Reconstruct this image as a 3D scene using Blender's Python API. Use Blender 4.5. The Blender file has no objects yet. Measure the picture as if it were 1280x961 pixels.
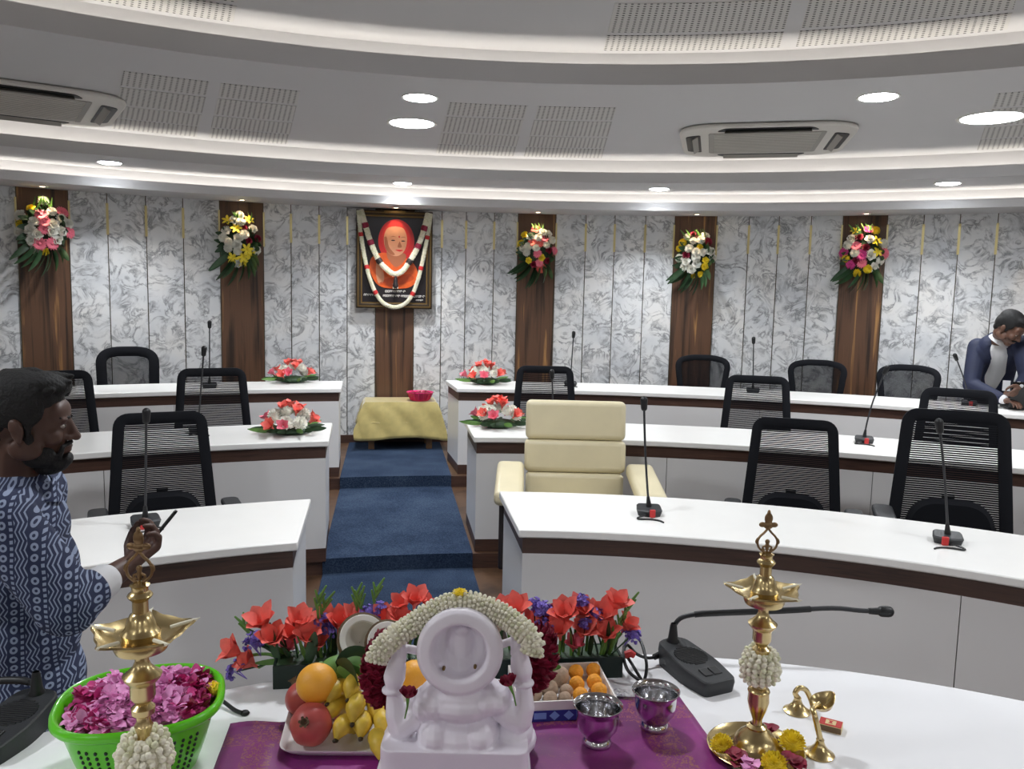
import bpy, math, random
from mathutils import Vector, Matrix, noise as mnoise
random.seed(7)
PI = math.pi
SC = bpy.context.scene
COL = SC.collection

# ------------------------------------------------------------------ camera model
F = 1020.0; PITCH = 0.10913939; ROLL = 0.0224822
CX, CY = 0.32673, -0.02327          # common centre of the horseshoe of desks and of the ceiling rings
H = 1.7757                           # eye height above the front-row floor
ZT = 0.8257                          # top of the white-clothed head table


def ray(px, py):
    x = (px - 640) / F; y = -(py - 480.5) / F
    c, s = math.cos(ROLL), math.sin(ROLL)
    x, y = x * c - y * s, x * s + y * c
    return Vector((x, math.cos(PITCH) + y * math.sin(PITCH), -math.sin(PITCH) + y * math.cos(PITCH)))


def on_z(px, py, z=ZT):
    d = ray(px, py); return Vector((0, 0, H)) + d * ((z - H) / d.z)


def at(px, py, y):
    d = ray(px, py); return Vector((0, 0, H)) + d * (y / d.y)


def on_R(px, py, R):
    d = ray(px, py)
    a = d.x ** 2 + d.y ** 2; b = -2 * (d.x * CX + d.y * CY); c = CX * CX + CY * CY - R * R
    return Vector((0, 0, H)) + d * ((-b + math.sqrt(b * b - 4 * a * c)) / (2 * a))


def phi_of(p):
    return math.atan2(p[0] - CX, p[1] - CY)


def pol(R, phi, z=0.0):
    return Vector((CX + R * math.sin(phi), CY + R * math.cos(phi), z))


def rad(d):
    return math.radians(d)


# ------------------------------------------------------------------ materials
def srgb(r, g, b):
    f = lambda u: (u / 255 / 12.92) if u / 255 <= .04045 else ((u / 255 + .055) / 1.055) ** 2.4
    return (f(r), f(g), f(b), 1)


class N:
    def __init__(s, name):
        s.m = bpy.data.materials.new(name); s.m.use_nodes = True
        s.t = s.m.node_tree; s.b = s.t.nodes['Principled BSDF']

    def n(s, typ, **kw):
        o = s.t.nodes.new(typ)
        for k, v in kw.items():
            if k.startswith('i_'):
                o.inputs[k[2:].replace('_', ' ')].default_value = v
            else:
                setattr(o, k, v)
        return o

    def l(s, a, b):
        s.t.links.new(a, b)

    def coord(s, out='Object', scale=(1, 1, 1)):
        c = s.n('ShaderNodeTexCoord'); m = s.n('ShaderNodeMapping'); m.inputs['Scale'].default_value = scale
        s.l(c.outputs[out], m.inputs['Vector']); return m.outputs['Vector']

    def ramp(s, fac, stops, interp='LINEAR'):
        r = s.n('ShaderNodeValToRGB'); cr = r.color_ramp; cr.interpolation = interp
        while len(cr.elements) < len(stops):
            cr.elements.new(0.5)
        for e, (p, c) in zip(cr.elements, stops):
            e.position = p; e.color = c if len(c) == 4 else (*c, 1)
        s.l(fac, r.inputs['Fac']); return r.outputs['Color']

    def math(s, op, a, b=None):
        m = s.n('ShaderNodeMath', operation=op)
        for i, v in enumerate((a, b)):
            if v is None: continue
            if isinstance(v, (int, float)): m.inputs[i].default_value = v
            else: s.l(v, m.inputs[i])
        return m.outputs[0]

    def mix(s, fac, a, b):
        m = s.n('ShaderNodeMix', data_type='RGBA')
        for sock, v in ((m.inputs['Factor'], fac), (m.inputs[6], a), (m.inputs[7], b)):
            if isinstance(v, (int, float, tuple)): sock.default_value = v
            else: s.l(v, sock)
        return m.outputs[2]

    def bump(s, h, strength=.3, dist=.01):
        b = s.n('ShaderNodeBump'); b.inputs['Strength'].default_value = strength; b.inputs['Distance'].default_value = dist
        s.l(h, b.inputs['Height']); s.l(b.outputs['Normal'], s.b.inputs['Normal'])


def mat(name, col, rough=.5, metal=0.0, var=0.0, vscale=8.0, bump=0.0, bscale=60.0, spec=.5, sss=0.0, coat=0.0, sheen=0.0):
    k = N(name); b = k.b
    b.inputs['Roughness'].default_value = rough; b.inputs['Metallic'].default_value = metal
    b.inputs['Specular IOR Level'].default_value = spec
    if coat: b.inputs['Coat Weight'].default_value = coat
    if sheen: b.inputs['Sheen Weight'].default_value = sheen
    if sss:
        b.inputs['Subsurface Weight'].default_value = sss; b.inputs['Subsurface Radius'].default_value = (.02, .015, .012)
        b.inputs['Subsurface Scale'].default_value = .3
    v = None
    if var or bump: v = k.coord()
    nz = k.n('ShaderNodeTexNoise'); nz.inputs['Scale'].default_value = vscale; nz.inputs['Detail'].default_value = 5
    if var:
        k.l(v, nz.inputs['Vector'])
        lo = tuple(max(0, c * (1 - var)) for c in col[:3]) + (1,); hi = tuple(min(1, c * (1 + var)) for c in col[:3]) + (1,)
        k.l(k.ramp(nz.outputs['Fac'], [(.3, lo), (.7, hi)]), b.inputs['Base Color'])
    else:
        b.inputs['Base Color'].default_value = col
    if bump:
        n2 = k.n('ShaderNodeTexNoise'); n2.inputs['Scale'].default_value = bscale; n2.inputs['Detail'].default_value = 4
        k.l(v, n2.inputs['Vector']); k.bump(n2.outputs['Fac'], bump, .004)
    return k.m


def emis(name, col, st):
    k = N(name); k.b.inputs['Base Color'].default_value = (.9, .9, .9, 1)
    k.b.inputs['Emission Color'].default_value = col; k.b.inputs['Emission Strength'].default_value = st
    return k.m


# ------------------------------------------------------------------ mesh builder
def frame_of(t):
    t = t.normalized(); up = Vector((0, 0, 1)) if abs(t.z) < .95 else Vector((1, 0, 0))
    a = t.cross(up).normalized(); return a, a.cross(t).normalized()


class MB:
    def __init__(s):
        s.v = []; s.f = []; s.mi = []; s.uv = {}; s.cur = 0

    def add(s, vs, fs, mi=None):
        o = len(s.v); s.v += [Vector(p) for p in vs]
        for f in fs:
            s.f.append(tuple(i + o for i in f)); s.mi.append(s.cur if mi is None else mi)
        return o

    def box(s, c, size, M=None):
        c = Vector(c); hx, hy, hz = (k / 2 for k in size)
        vs = [Vector((x, y, z)) for z in (-hz, hz) for y in (-hy, hy) for x in (-hx, hx)]
        if M is not None: vs = [M @ p for p in vs]
        s.add([p + c for p in vs], [(0, 2, 3, 1), (4, 5, 7, 6), (0, 1, 5, 4), (1, 3, 7, 5), (3, 2, 6, 7), (2, 0, 4, 6)])
        return s

    def prism(s, poly, z0, z1):
        n = len(poly)
        vs = [Vector((p[0], p[1], z0)) for p in poly] + [Vector((p[0], p[1], z1)) for p in poly]
        fs = [tuple(range(n))[::-1], tuple(range(n, 2 * n))] + [(i, (i + 1) % n, n + (i + 1) % n, n + i) for i in range(n)]
        s.add(vs, fs); return s

    def strip(s, A, B, z0, z1):
        """solid between two plan polylines of equal length, from z0 to z1"""
        n = len(A); vs = []
        for p, q in zip(A, B):
            vs += [(p[0], p[1], z0), (q[0], q[1], z0), (q[0], q[1], z1), (p[0], p[1], z1)]
        fs = []
        for i in range(n - 1):
            a = 4 * i; b = a + 4
            for k in range(4):
                fs.append((a + k, b + k, b + (k + 1) % 4, a + (k + 1) % 4))
        fs += [(0, 1, 2, 3), tuple(4 * (n - 1) + k for k in (3, 2, 1, 0))]
        s.add(vs, fs); return s

    def tube(s, path, r, seg=8, closed=False, flat=1.0, caps=True):
        path = [Vector(p) for p in path]; n = len(path)
        rr = r if isinstance(r, (list, tuple)) else [r] * n
        vs = []; a = None
        for i in range(n):
            if closed: t = path[(i + 1) % n] - path[i - 1]
            else: t = path[min(i + 1, n - 1)] - path[max(i - 1, 0)]
            if t.length < 1e-9: t = Vector((0, 0, 1))
            t.normalize()
            if a is None: a, b = frame_of(t)
            else:
                a = (a - t * a.dot(t))
                a = a.normalized() if a.length > 1e-6 else frame_of(t)[0]
                b = a.cross(t).normalized()
            for k in range(seg):
                w = 2 * PI * k / seg
                vs.append(path[i] + a * (math.cos(w) * rr[i]) + b * (math.sin(w) * rr[i] * flat))
        fs = []
        for i in range(n if closed else n - 1):
            j = (i + 1) % n
            for k in range(seg):
                fs.append((i * seg + k, i * seg + (k + 1) % seg, j * seg + (k + 1) % seg, j * seg + k))
        if not closed and caps:
            fs.append(tuple(range(seg))[::-1]); fs.append(tuple((n - 1) * seg + k for k in range(seg)))
        s.add(vs, fs); return s

    def lathe(s, prof, c=(0, 0, 0), seg=32, M=None, a0=0.0, a1=2 * PI):
        c = Vector(c); full = abs(a1 - a0 - 2 * PI) < 1e-6; m = seg if full else seg + 1
        vs = []
        for r, z in prof:
            for k in range(m):
                w = a0 + (a1 - a0) * k / seg
                p = Vector((r * math.cos(w), r * math.sin(w), z))
                vs.append((M @ p if M is not None else p) + c)
        fs = []
        for i in range(len(prof) - 1):
            for k in range(seg):
                k2 = (k + 1) % m
                fs.append((i * m + k, i * m + k2, (i + 1) * m + k2, (i + 1) * m + k))
        s.add(vs, fs); return s

    def ell(s, c, r, M=None, seg=16, rings=10):
        c = Vector(c)
        if isinstance(r, (int, float)): r = (r, r, r)
        vs = [Vector((0, 0, -r[2]))]
        for i in range(1, rings):
            t = -PI / 2 + PI * i / rings
            for k in range(seg):
                w = 2 * PI * k / seg
                vs.append(Vector((r[0] * math.cos(t) * math.cos(w), r[1] * math.cos(t) * math.sin(w), r[2] * math.sin(t))))
        vs.append(Vector((0, 0, r[2])))
        if M is not None: vs = [M @ p for p in vs]
        fs = []
        for k in range(seg):
            fs.append((0, 1 + (k + 1) % seg, 1 + k))
        for i in range(rings - 2):
            for k in range(seg):
                a = 1 + i * seg; b = a + seg
                fs.append((a + k, a + (k + 1) % seg, b + (k + 1) % seg, b + k))
        a = 1 + (rings - 2) * seg; L = len(vs) - 1
        for k in range(seg):
            fs.append((a + k, a + (k + 1) % seg, L))
        s.add([p + c for p in vs], fs); return s

    def cap(s, p0, p1, r0, r1, seg=12):
        """tapered limb with round ends"""
        p0 = Vector(p0); p1 = Vector(p1); d = p1 - p0
        if d.length < 1e-6: return s.ell(p0, r0)
        t = d.normalized(); path = []; rr = []
        for i in range(5):
            w = -PI / 2 + PI / 2 * (i + .25) / 4.25
            path.append(p0 + t * (r0 * math.sin(w))); rr.append(max(1e-4, r0 * math.cos(w)))
        for i in range(5):
            w = PI / 2 * i / 4.25
            path.append(p1 + t * (r1 * math.sin(w))); rr.append(max(1e-4, r1 * math.cos(w)))
        return s.tube(path, rr, seg)

    def chain(s, pts, rs):
        for i in range(len(pts) - 1):
            s.cap(pts[i], pts[i + 1], rs[i], rs[i + 1])
        return s

    def grid(s, fn, nu, nv, closed_u=False):
        vs = [fn(u / (nu if closed_u else nu - 1), v / (nv - 1)) for v in range(nv) for u in range(nu)]
        fs = []
        for v in range(nv - 1):
            for u in range(nu if closed_u else nu - 1):
                u2 = (u + 1) % nu
                fs.append((v * nu + u, v * nu + u2, (v + 1) * nu + u2, (v + 1) * nu + u))
        s.add(vs, fs); return s

    def loop_frame(s, pts, yf, w, d):
        """flat frame following a closed outline in the XZ plane; w half width, d half depth"""
        n = len(pts); vs = []
        for i in range(n):
            t = Vector((pts[(i + 1) % n][0] - pts[i - 1][0], 0, pts[(i + 1) % n][1] - pts[i - 1][1])).normalized()
            nr = Vector((t.z, 0, -t.x)); p = Vector((pts[i][0], yf(pts[i][0], pts[i][1]), pts[i][1]))
            for k in range(8):
                a = 2 * PI * (k + .5) / 8
                ca, sa = math.cos(a), math.sin(a)
                sg = lambda q: math.copysign(abs(q) ** .6, q)
                vs.append(p + nr * (w * sg(ca)) + Vector((0, d * sg(sa), 0)))
        fs = []
        for i in range(n):
            j = (i + 1) % n
            for k in range(8):
                fs.append((i * 8 + k, i * 8 + (k + 1) % 8, j * 8 + (k + 1) % 8, j * 8 + k))
        s.add(vs, fs); return s

    def build(s, name, mats, parent=None, smooth=True, bevel=0.0, bseg=2, world=None, voxel=0.0, sm=0, subsurf=0, solid=0.0, angle=40):
        me = bpy.data.meshes.new(name)
        vs = s.v
        if world is not None:                       # vertices were given in world space
            inv = world.inverted(); vs = [inv @ p for p in vs]
        me.from_pydata([tuple(p) for p in vs], [], s.f)
        if not isinstance(mats, (list, tuple)): mats = [mats]
        for m in mats: me.materials.append(m)
        if len(mats) > 1: me.polygons.foreach_set('material_index', s.mi)
        me.polygons.foreach_set('use_smooth', [bool(smooth)] * len(s.f))
        me.update()
        import bmesh
        bm = bmesh.new(); bm.from_mesh(me); bmesh.ops.recalc_face_normals(bm, faces=bm.faces); bm.to_mesh(me); bm.free()
        if smooth and not voxel:
            try: me.set_sharp_from_angle(angle=math.radians(angle))
            except Exception: pass
        o = bpy.data.objects.new(name, me); COL.objects.link(o)
        if parent is not None: o.parent = parent
        if solid:
            k = o.modifiers.new('s', 'SOLIDIFY'); k.thickness = solid; k.offset = 0
        if bevel:
            k = o.modifiers.new('b', 'BEVEL'); k.width = bevel; k.segments = bseg; k.limit_method = 'ANGLE'; k.angle_limit = rad(35)
            k.harden_normals = False
        if voxel:
            k = o.modifiers.new('r', 'REMESH'); k.mode = 'VOXEL'; k.voxel_size = voxel; k.use_smooth_shade = True
            if sm:
                k = o.modifiers.new('s', 'SMOOTH'); k.factor = .5; k.iterations = sm
        if subsurf:
            k = o.modifiers.new('u', 'SUBSURF'); k.levels = subsurf; k.render_levels = subsurf
        return o


def tag(o, label, cat, group=None, kind=None):
    if label: o['label'] = label
    if cat: o['category'] = cat
    if group: o['group'] = group
    if kind: o['kind'] = kind
    return o


WM = {}


def thing(name, label, cat, loc=(0, 0, 0), rz=0.0, group=None):
    o = bpy.data.objects.new(name, None); COL.objects.link(o)
    o.empty_display_size = .05
    o.location = loc; o.rotation_euler = (0, 0, rz)
    WM[o] = Matrix.Translation(Vector(loc)) @ Matrix.Rotation(rz, 4, 'Z')
    return tag(o, label, cat, group)


def copy_part(o, parent, M=None):
    c = o.copy(); COL.objects.link(c); c.parent = parent
    if M is not None: c.matrix_local = M
    return c


def copy_tree(o, loc, rz, label):
    r = o.copy(); COL.objects.link(r); r.location = loc; r.rotation_euler = (0, 0, rz); r['label'] = label
    WM[r] = Matrix.Translation(Vector(loc)) @ Matrix.Rotation(rz, 4, 'Z')
    for ch in list(o.children):
        c = ch.copy(); COL.objects.link(c); c.parent = r
        for g in list(ch.children):
            d = g.copy(); COL.objects.link(d); d.parent = c
    return r


def structure(o):
    o['kind'] = 'structure'; return o


def rpoly(corners, radii, n=6):
    out = []; m = len(corners)
    for i in range(m):
        p = Vector(corners[i]).to_2d() if len(corners[i]) == 2 else Vector(corners[i][:2])
        a = (Vector(corners[i - 1]) - p).normalized(); b = (Vector(corners[(i + 1) % m]) - p).normalized()
        r = radii[i] if isinstance(radii, (list, tuple)) else radii
        p0 = p + a * r; p1 = p + b * r
        for k in range(n + 1):
            t = k / n
            out.append(tuple((p0 * (1 - t) ** 2 + p * 2 * t * (1 - t) + p1 * t * t)))
    return out


def bez(pts, n=24):
    """smooth Catmull-Rom path through points"""
    P = [Vector(p) for p in pts]; P = [P[0] * 2 - P[1]] + P + [P[-1] * 2 - P[-2]]
    out = []; segs = len(P) - 3; per = max(2, n // segs)
    for i in range(segs):
        a, b, c, d = P[i:i + 4]
        for k in range(per):
            t = k / per
            out.append(.5 * ((2 * b) + (c - a) * t + (2 * a - 5 * b + 4 * c - d) * t * t + (3 * b - a - 3 * c + d) * t ** 3))
    out.append(P[-2].copy()); return out


# ------------------------------------------------------------------ material library
def marble_wall():
    k = N('marble'); v = k.coord('UV')
    n1 = k.n('ShaderNodeTexNoise'); n1.inputs['Scale'].default_value = 5.5; n1.inputs['Detail'].default_value = 8
    n1.inputs['Roughness'].default_value = .62; n1.inputs['Distortion'].default_value = 1.2; k.l(v, n1.inputs['Vector'])
    d = k.math('ABSOLUTE', k.math('SUBTRACT', n1.outputs['Fac'], .5))
    vein = k.ramp(d, [(0, (1, 1, 1)), (.022, (.55, .55, .55)), (.07, (0, 0, 0))])
    n2 = k.n('ShaderNodeTexNoise'); n2.inputs['Scale'].default_value = 7; n2.inputs['Detail'].default_value = 4; k.l(v, n2.inputs['Vector'])
    gate = k.ramp(n2.outputs['Fac'], [(.36, (.08, .08, .08)), (.58, (1, 1, 1))])
    n3 = k.n('ShaderNodeTexNoise'); n3.inputs['Scale'].default_value = 2.2; n3.inputs['Detail'].default_value = 5; k.l(v, n3.inputs['Vector'])
    base = k.ramp(n3.outputs['Fac'], [(.3, srgb(206, 209, 213)), (.5, srgb(226, 227, 228)), (.7, srgb(233, 231, 228))])
    f = k.math('MULTIPLY', k.math('MULTIPLY', vein, gate), .8)
    k.l(k.mix(f, base, srgb(84, 86, 92)), k.b.inputs['Base Color'])
    k.b.inputs['Roughness'].default_value = .38
    return k.m


def wood(name, dark, midc, light, uv=True, su=26, sv=.9, rough=.42):
    k = N(name); v = k.coord('UV' if uv else 'Object', (su, sv, 1) if uv else (su, su, sv))
    n1 = k.n('ShaderNodeTexNoise'); n1.inputs['Scale'].default_value = 1; n1.inputs['Detail'].default_value = 4; n1.inputs['Distortion'].default_value = .6
    k.l(v, n1.inputs['Vector'])
    v2 = k.coord('UV' if uv else 'Object', (su * 5, sv * 2, 1) if uv else (su * 5, su * 5, sv * 2))
    n2 = k.n('ShaderNodeTexNoise'); n2.inputs['Scale'].default_value = 1; n2.inputs['Detail'].default_value = 3; k.l(v2, n2.inputs['Vector'])
    s = k.math('ADD', k.math('MULTIPLY', n1.outputs['Fac'], .8), k.math('MULTIPLY', n2.outputs['Fac'], .2))
    k.l(k.ramp(s, [(.36, dark), (.5, midc), (.6, midc), (.68, light)]), k.b.inputs['Base Color'])
    k.b.inputs['Roughness'].default_value = rough
    return k.m


def carpet_mat():
    k = N('blue carpet'); v = k.coord()
    n = k.n('ShaderNodeTexNoise'); n.inputs['Scale'].default_value = 120; n.inputs['Detail'].default_value = 3; k.l(v, n.inputs['Vector'])
    m = k.n('ShaderNodeTexNoise'); m.inputs['Scale'].default_value = 3; m.inputs['Detail'].default_value = 6; k.l(v, m.inputs['Vector'])
    c = k.ramp(k.math('ADD', k.math('MULTIPLY', n.outputs['Fac'], .6), k.math('MULTIPLY', m.outputs['Fac'], .4)),
               [(.35, srgb(28, 40, 60)), (.5, srgb(46, 60, 82)), (.65, srgb(68, 82, 102))])
    k.l(c, k.b.inputs['Base Color']); k.b.inputs['Roughness'].default_value = .95; k.b.inputs['Specular IOR Level'].default_value = .1
    k.bump(n.outputs['Fac'], .6, .004)
    return k.m


def perf_mat():
    """plaster board drilled with rows of round holes (UV in hole pitches)"""
    k = N('perforated board'); v = k.coord('UV')
    fr = k.n('ShaderNodeVectorMath', operation='FRACTION'); k.l(v, fr.inputs[0])
    sb = k.n('ShaderNodeVectorMath', operation='SUBTRACT'); k.l(fr.outputs[0], sb.inputs[0]); sb.inputs[1].default_value = (.5, .5, 0)
    sp = k.n('ShaderNodeSeparateXYZ'); k.l(sb.outputs[0], sp.inputs[0])
    r2 = k.math('ADD', k.math('MULTIPLY', sp.outputs[0], sp.outputs[0]), k.math('MULTIPLY', sp.outputs[1], sp.outputs[1]))
    hole = k.math('LESS_THAN', r2, .052)
    k.l(k.mix(hole, srgb(198, 196, 193), srgb(70, 68, 66)), k.b.inputs['Base Color'])
    k.b.inputs['Roughness'].default_value = .8
    return k.m


def purple_cloth():
    k = N('purple silk'); v = k.coord()
    n = k.n('ShaderNodeTexNoise'); n.inputs['Scale'].default_value = 7; n.inputs['Detail'].default_value = 3; k.l(v, n.inputs['Vector'])
    base = k.ramp(n.outputs['Fac'], [(.35, srgb(108, 8, 98)), (.65, srgb(146, 22, 128))])
    # woven gold figures: thick near the border strips, sparse elsewhere
    v2 = k.coord('UV'); sp = k.n('ShaderNodeSeparateXYZ'); k.l(v2, sp.inputs[0])
    vo = k.n('ShaderNodeTexNoise'); vo.inputs['Scale'].default_value = 130; vo.inputs['Detail'].default_value = 2; vo.inputs['Distortion'].default_value = 1.5; k.l(v, vo.inputs['Vector'])
    band = lambda c, w: k.math('LESS_THAN', k.math('ABSOLUTE', k.math('SUBTRACT', sp.outputs[0], c)), w)
    band2 = lambda c, w: k.math('LESS_THAN', k.math('ABSOLUTE', k.math('SUBTRACT', sp.outputs[1], c)), w)
    b = k.math('MAXIMUM', k.math('MAXIMUM', band(.075, .03), band(.9, .035)), k.math('MULTIPLY', band2(.86, .05), .9))
    fig = k.ramp(vo.outputs['Fac'], [(.5, (0, 0, 0)), (.6, (1, 1, 1))])
    sparse = k.ramp(vo.outputs['Fac'], [(.62, (0, 0, 0)), (.7, (.5, .5, .5))])
    f = k.math('MAXIMUM', k.math('MULTIPLY', b, fig), k.math('MULTIPLY', sparse, .7))
    k.l(k.mix(f, base, srgb(160, 92, 84)), k.b.inputs['Base Color'])
    k.b.inputs['Roughness'].default_value = .45; k.b.inputs['Sheen Weight'].default_value = .1
    return k.m


def shirt_mat():
    """indigo block print: white dotted bands, rings and zigzags running down the cloth"""
    k = N('indigo block print'); c = k.n('ShaderNodeTexCoord'); sp = k.n('ShaderNodeSeparateXYZ')
    nz = k.n('ShaderNodeTexNoise'); nz.inputs['Scale'].default_value = 6; k.l(c.outputs['Object'], nz.inputs['Vector'])
    w = k.n('ShaderNodeVectorMath', operation='MULTIPLY_ADD'); k.l(nz.outputs['Color'], w.inputs[0]); w.inputs[1].default_value = (.03, .03, .03); k.l(c.outputs['Object'], w.inputs[2])
    k.l(w.outputs[0], sp.inputs[0])
    u = k.math('ADD', sp.outputs[0], k.math('MULTIPLY', sp.outputs[1], .45)); z = sp.outputs[2]
    P = 14.0
    uu = k.math('MULTIPLY', u, P); fu = k.math('FRACT', k.math('ADD', uu, 50.0))
    # rings in one band
    zz = k.math('SUBTRACT', k.math('FRACT', k.math('ADD', k.math('MULTIPLY', z, 42.0), 50.0)), .5)
    ru = k.math('MULTIPLY', k.math('SUBTRACT', fu, .2), 42.0 / P)
    rr = k.math('SQRT', k.math('ADD', k.math('MULTIPLY', ru, ru), k.math('MULTIPLY', zz, zz)))
    ring = k.math('LESS_THAN', k.math('ABSOLUTE', k.math('SUBTRACT', rr, .26)), .11)
    # zigzag lines in the wide band
    zig = k.math('PINGPONG', k.math('MULTIPLY', z, 52.0), 1.0)
    zl = k.math('FRACT', k.math('ADD', k.math('MULTIPLY', fu, 7.0), zig))
    zb = k.math('MULTIPLY', k.math('LESS_THAN', zl, .36), k.math('GREATER_THAN', fu, .58))
    # ticks between
    tk = k.math('MULTIPLY', k.math('LESS_THAN', k.math('FRACT', k.math('ADD', k.math('MULTIPLY', z, 75.0), 50.0)), .55),
                k.math('LESS_THAN', k.math('ABSOLUTE', k.math('SUBTRACT', fu, .47)), .055))
    f = k.math('MAXIMUM', k.math('MAXIMUM', ring, zb), tk)
    k.l(k.mix(k.math('MULTIPLY', f, .8), srgb(33, 42, 72), srgb(150, 162, 188)), k.b.inputs['Base Color'])
    k.b.inputs['Roughness'].default_value = .85
    return k.m


X = {}
X['marble'] = marble_wall()
X['panel_wood'] = wood('walnut panel', srgb(48, 34, 26), srgb(98, 69, 50), srgb(176, 130, 78), su=15, sv=.7)
X['band_wood'] = wood('dark walnut band', srgb(58, 40, 34), srgb(76, 53, 44), srgb(92, 66, 54), uv=False, su=3, sv=60)
X['floor_wood'] = wood('brown laminate', srgb(58, 40, 28), srgb(84, 60, 42), srgb(108, 80, 56), uv=False, su=5, sv=1)
X['gold'] = mat('brass strip', srgb(222, 206, 150), .3, .8)
X['dark_strip'] = mat('shaded brass strip', srgb(92, 84, 70), .35, .8)  # brass strips again, their dark lower reflection put into the colour
X['plaster'] = mat('ceiling paint', srgb(198, 197, 198), .85)
X['cream_wall'] = mat('plain wall paint', srgb(205, 203, 198), .9)
X['perf'] = perf_mat()
X['white_lam'] = mat('white laminate', srgb(222, 221, 221), .3)
X['top_lam'] = mat('white solid surface', srgb(240, 239, 236), .28, var=.015, vscale=6)
X['carpet'] = carpet_mat()
X['black_plastic'] = mat('black plastic', srgb(16, 17, 20), .45)
X['dark_fabric'] = mat('black fabric', srgb(13, 15, 22), .85, spec=.3)
X['mesh_fabric'] = mat('black mesh cords', srgb(17, 18, 23), .9, spec=.2)
X['grey_metal'] = mat('dark grey metal', srgb(70, 72, 76), .35, .9)
X['mic_grey'] = mat('charcoal plastic', srgb(40, 42, 45), .5, bump=.15, bscale=400)
X['gooseneck'] = mat('gooseneck', srgb(40, 41, 45), .5)
X['red'] = mat('red tie', srgb(196, 44, 44), .5)
X['cream_leather'] = mat('cream leather', srgb(216, 205, 172), .45, bump=.1, bscale=250, var=.03)
X['brown_black'] = mat('dark brown leather', srgb(42, 34, 34), .5)
X['gold_cloth'] = mat('pale gold satin', srgb(196, 178, 112), .42, var=.1, vscale=14, sheen=.5)
X['oak'] = mat('plain wood', srgb(120, 88, 58), .55, var=.15)
X['pink_plastic'] = mat('pink plastic', srgb(222, 34, 110), .35)
X['green_plastic'] = mat('lime green plastic', srgb(98, 210, 26), .28, coat=.3)
X['brass'] = mat('brass', srgb(206, 184, 134), .27, 1.0, var=.08, vscale=22)
X['old_brass'] = mat('aged brass', srgb(150, 124, 92), .4, 1.0, var=.15, vscale=30)
X['steel'] = mat('polished steel', srgb(205, 205, 208), .14, 1.0)
X['statue'] = mat('white marble statue', srgb(244, 239, 248), .35, var=.015)
X['jasmine'] = mat('jasmine buds', srgb(240, 236, 216), .7)
X['jasmine2'] = mat('green tinged buds', srgb(222, 222, 190), .7)
X['white_petal'] = mat('white petals', srgb(240, 238, 228), .7, sss=.1)
X['coral'] = mat('coral petals', srgb(246, 112, 100), .55, var=.14, vscale=40, sss=.1)
X['pink_petal'] = mat('pink petals', srgb(236, 118, 138), .6, var=.15, vscale=40)
X['violet'] = mat('violet flowers', srgb(132, 112, 200), .7, var=.2, vscale=80)
X['yellow_petal'] = mat('yellow petals', srgb(250, 224, 62), .6, var=.1, vscale=60)
X['maroon'] = mat('maroon petals', srgb(136, 20, 52), .6, var=.25, vscale=60)
X['magenta'] = mat('magenta petals', srgb(196, 52, 126), .6, var=.25, vscale=60)
X['mauve'] = mat('mauve petals', srgb(232, 156, 208), .6, var=.15, vscale=60)
X['leaf'] = mat('dark green leaf', srgb(42, 70, 42), .5, var=.3, vscale=20)
X['leaf_light'] = mat('light green leaf', srgb(98, 142, 66), .5, var=.2, vscale=30)
X['trough'] = mat('dark green trough', srgb(16, 40, 34), .45)
X['orange'] = mat('orange peel', srgb(248, 176, 56), .42, bump=.25, bscale=350, var=.05)
X['pomegranate'] = mat('pomegranate skin', srgb(190, 84, 80), .4, var=.2, vscale=18)
X['banana'] = mat('banana skin', srgb(220, 188, 66), .45, var=.25, vscale=24)
X['banana_tip'] = mat('banana tip', srgb(54, 44, 28), .7)
X['husk'] = mat('coconut shell', srgb(104, 84, 62), .85, bump=.6, bscale=90, var=.25)
X['coco_flesh'] = mat('coconut flesh', srgb(238, 236, 230), .4, sss=.1)
X['coco_in'] = mat('coconut hollow', srgb(212, 208, 198), .3)
X['white_plastic'] = mat('white plastic', srgb(238, 236, 236), .3)
X['laddu_o'] = mat('orange laddu', srgb(240, 160, 40), .6, bump=.6, bscale=160, var=.12, vscale=60)
X['laddu_b'] = mat('pale brown laddu', srgb(176, 152, 130), .8, bump=.6, bscale=160, var=.15, vscale=60)
X['card_white'] = mat('white card', srgb(232, 228, 224), .6)
X['card_blue'] = mat('blue printed card', srgb(44, 52, 140), .5)
X['card_pale'] = mat('pale blue print', srgb(132, 164, 226), .5)
X['purple'] = purple_cloth()
X['table_cloth'] = mat('white table cloth', srgb(236, 236, 238), .75, bump=.08, bscale=30)
X['skin'] = mat('dark skin', srgb(82, 56, 46), .5, var=.08, sss=.06)
X['skin2'] = mat('brown skin', srgb(98, 68, 54), .5, var=.08, sss=.06)
X['hair'] = mat('black hair', srgb(12, 11, 12), .7, bump=.8, bscale=160)
X['shirt'] = shirt_mat()
X['cuff'] = mat('white shirt', srgb(214, 214, 216), .8, bump=.1, bscale=40)
X['navy'] = mat('navy blazer', srgb(20, 28, 56), .75, var=.1)
X['dark_trouser'] = mat('dark trousers', srgb(30, 31, 38), .85)
X['shoe'] = mat('black shoe', srgb(18, 17, 17), .4)
X['eye_white'] = mat('eye white', srgb(150, 140, 132), .4)
X['eye_dark'] = mat('iris', srgb(24, 16, 12), .2)
X['black_gloss'] = mat('black glass', srgb(12, 12, 14), .15)
X['frame_dark'] = mat('dark bronze frame', srgb(66, 54, 40), .45, .5, var=.2, vscale=60)
X['frame_gold'] = mat('gold beading', srgb(132, 106, 64), .4, .8)
X['pic_black'] = mat('print black', srgb(28, 22, 26), .35)
X['pic_red'] = mat('print red', srgb(196, 34, 36), .35, var=.15, vscale=6)
X['pic_red2'] = mat('print glow red', srgb(206, 46, 42), .35)
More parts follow.
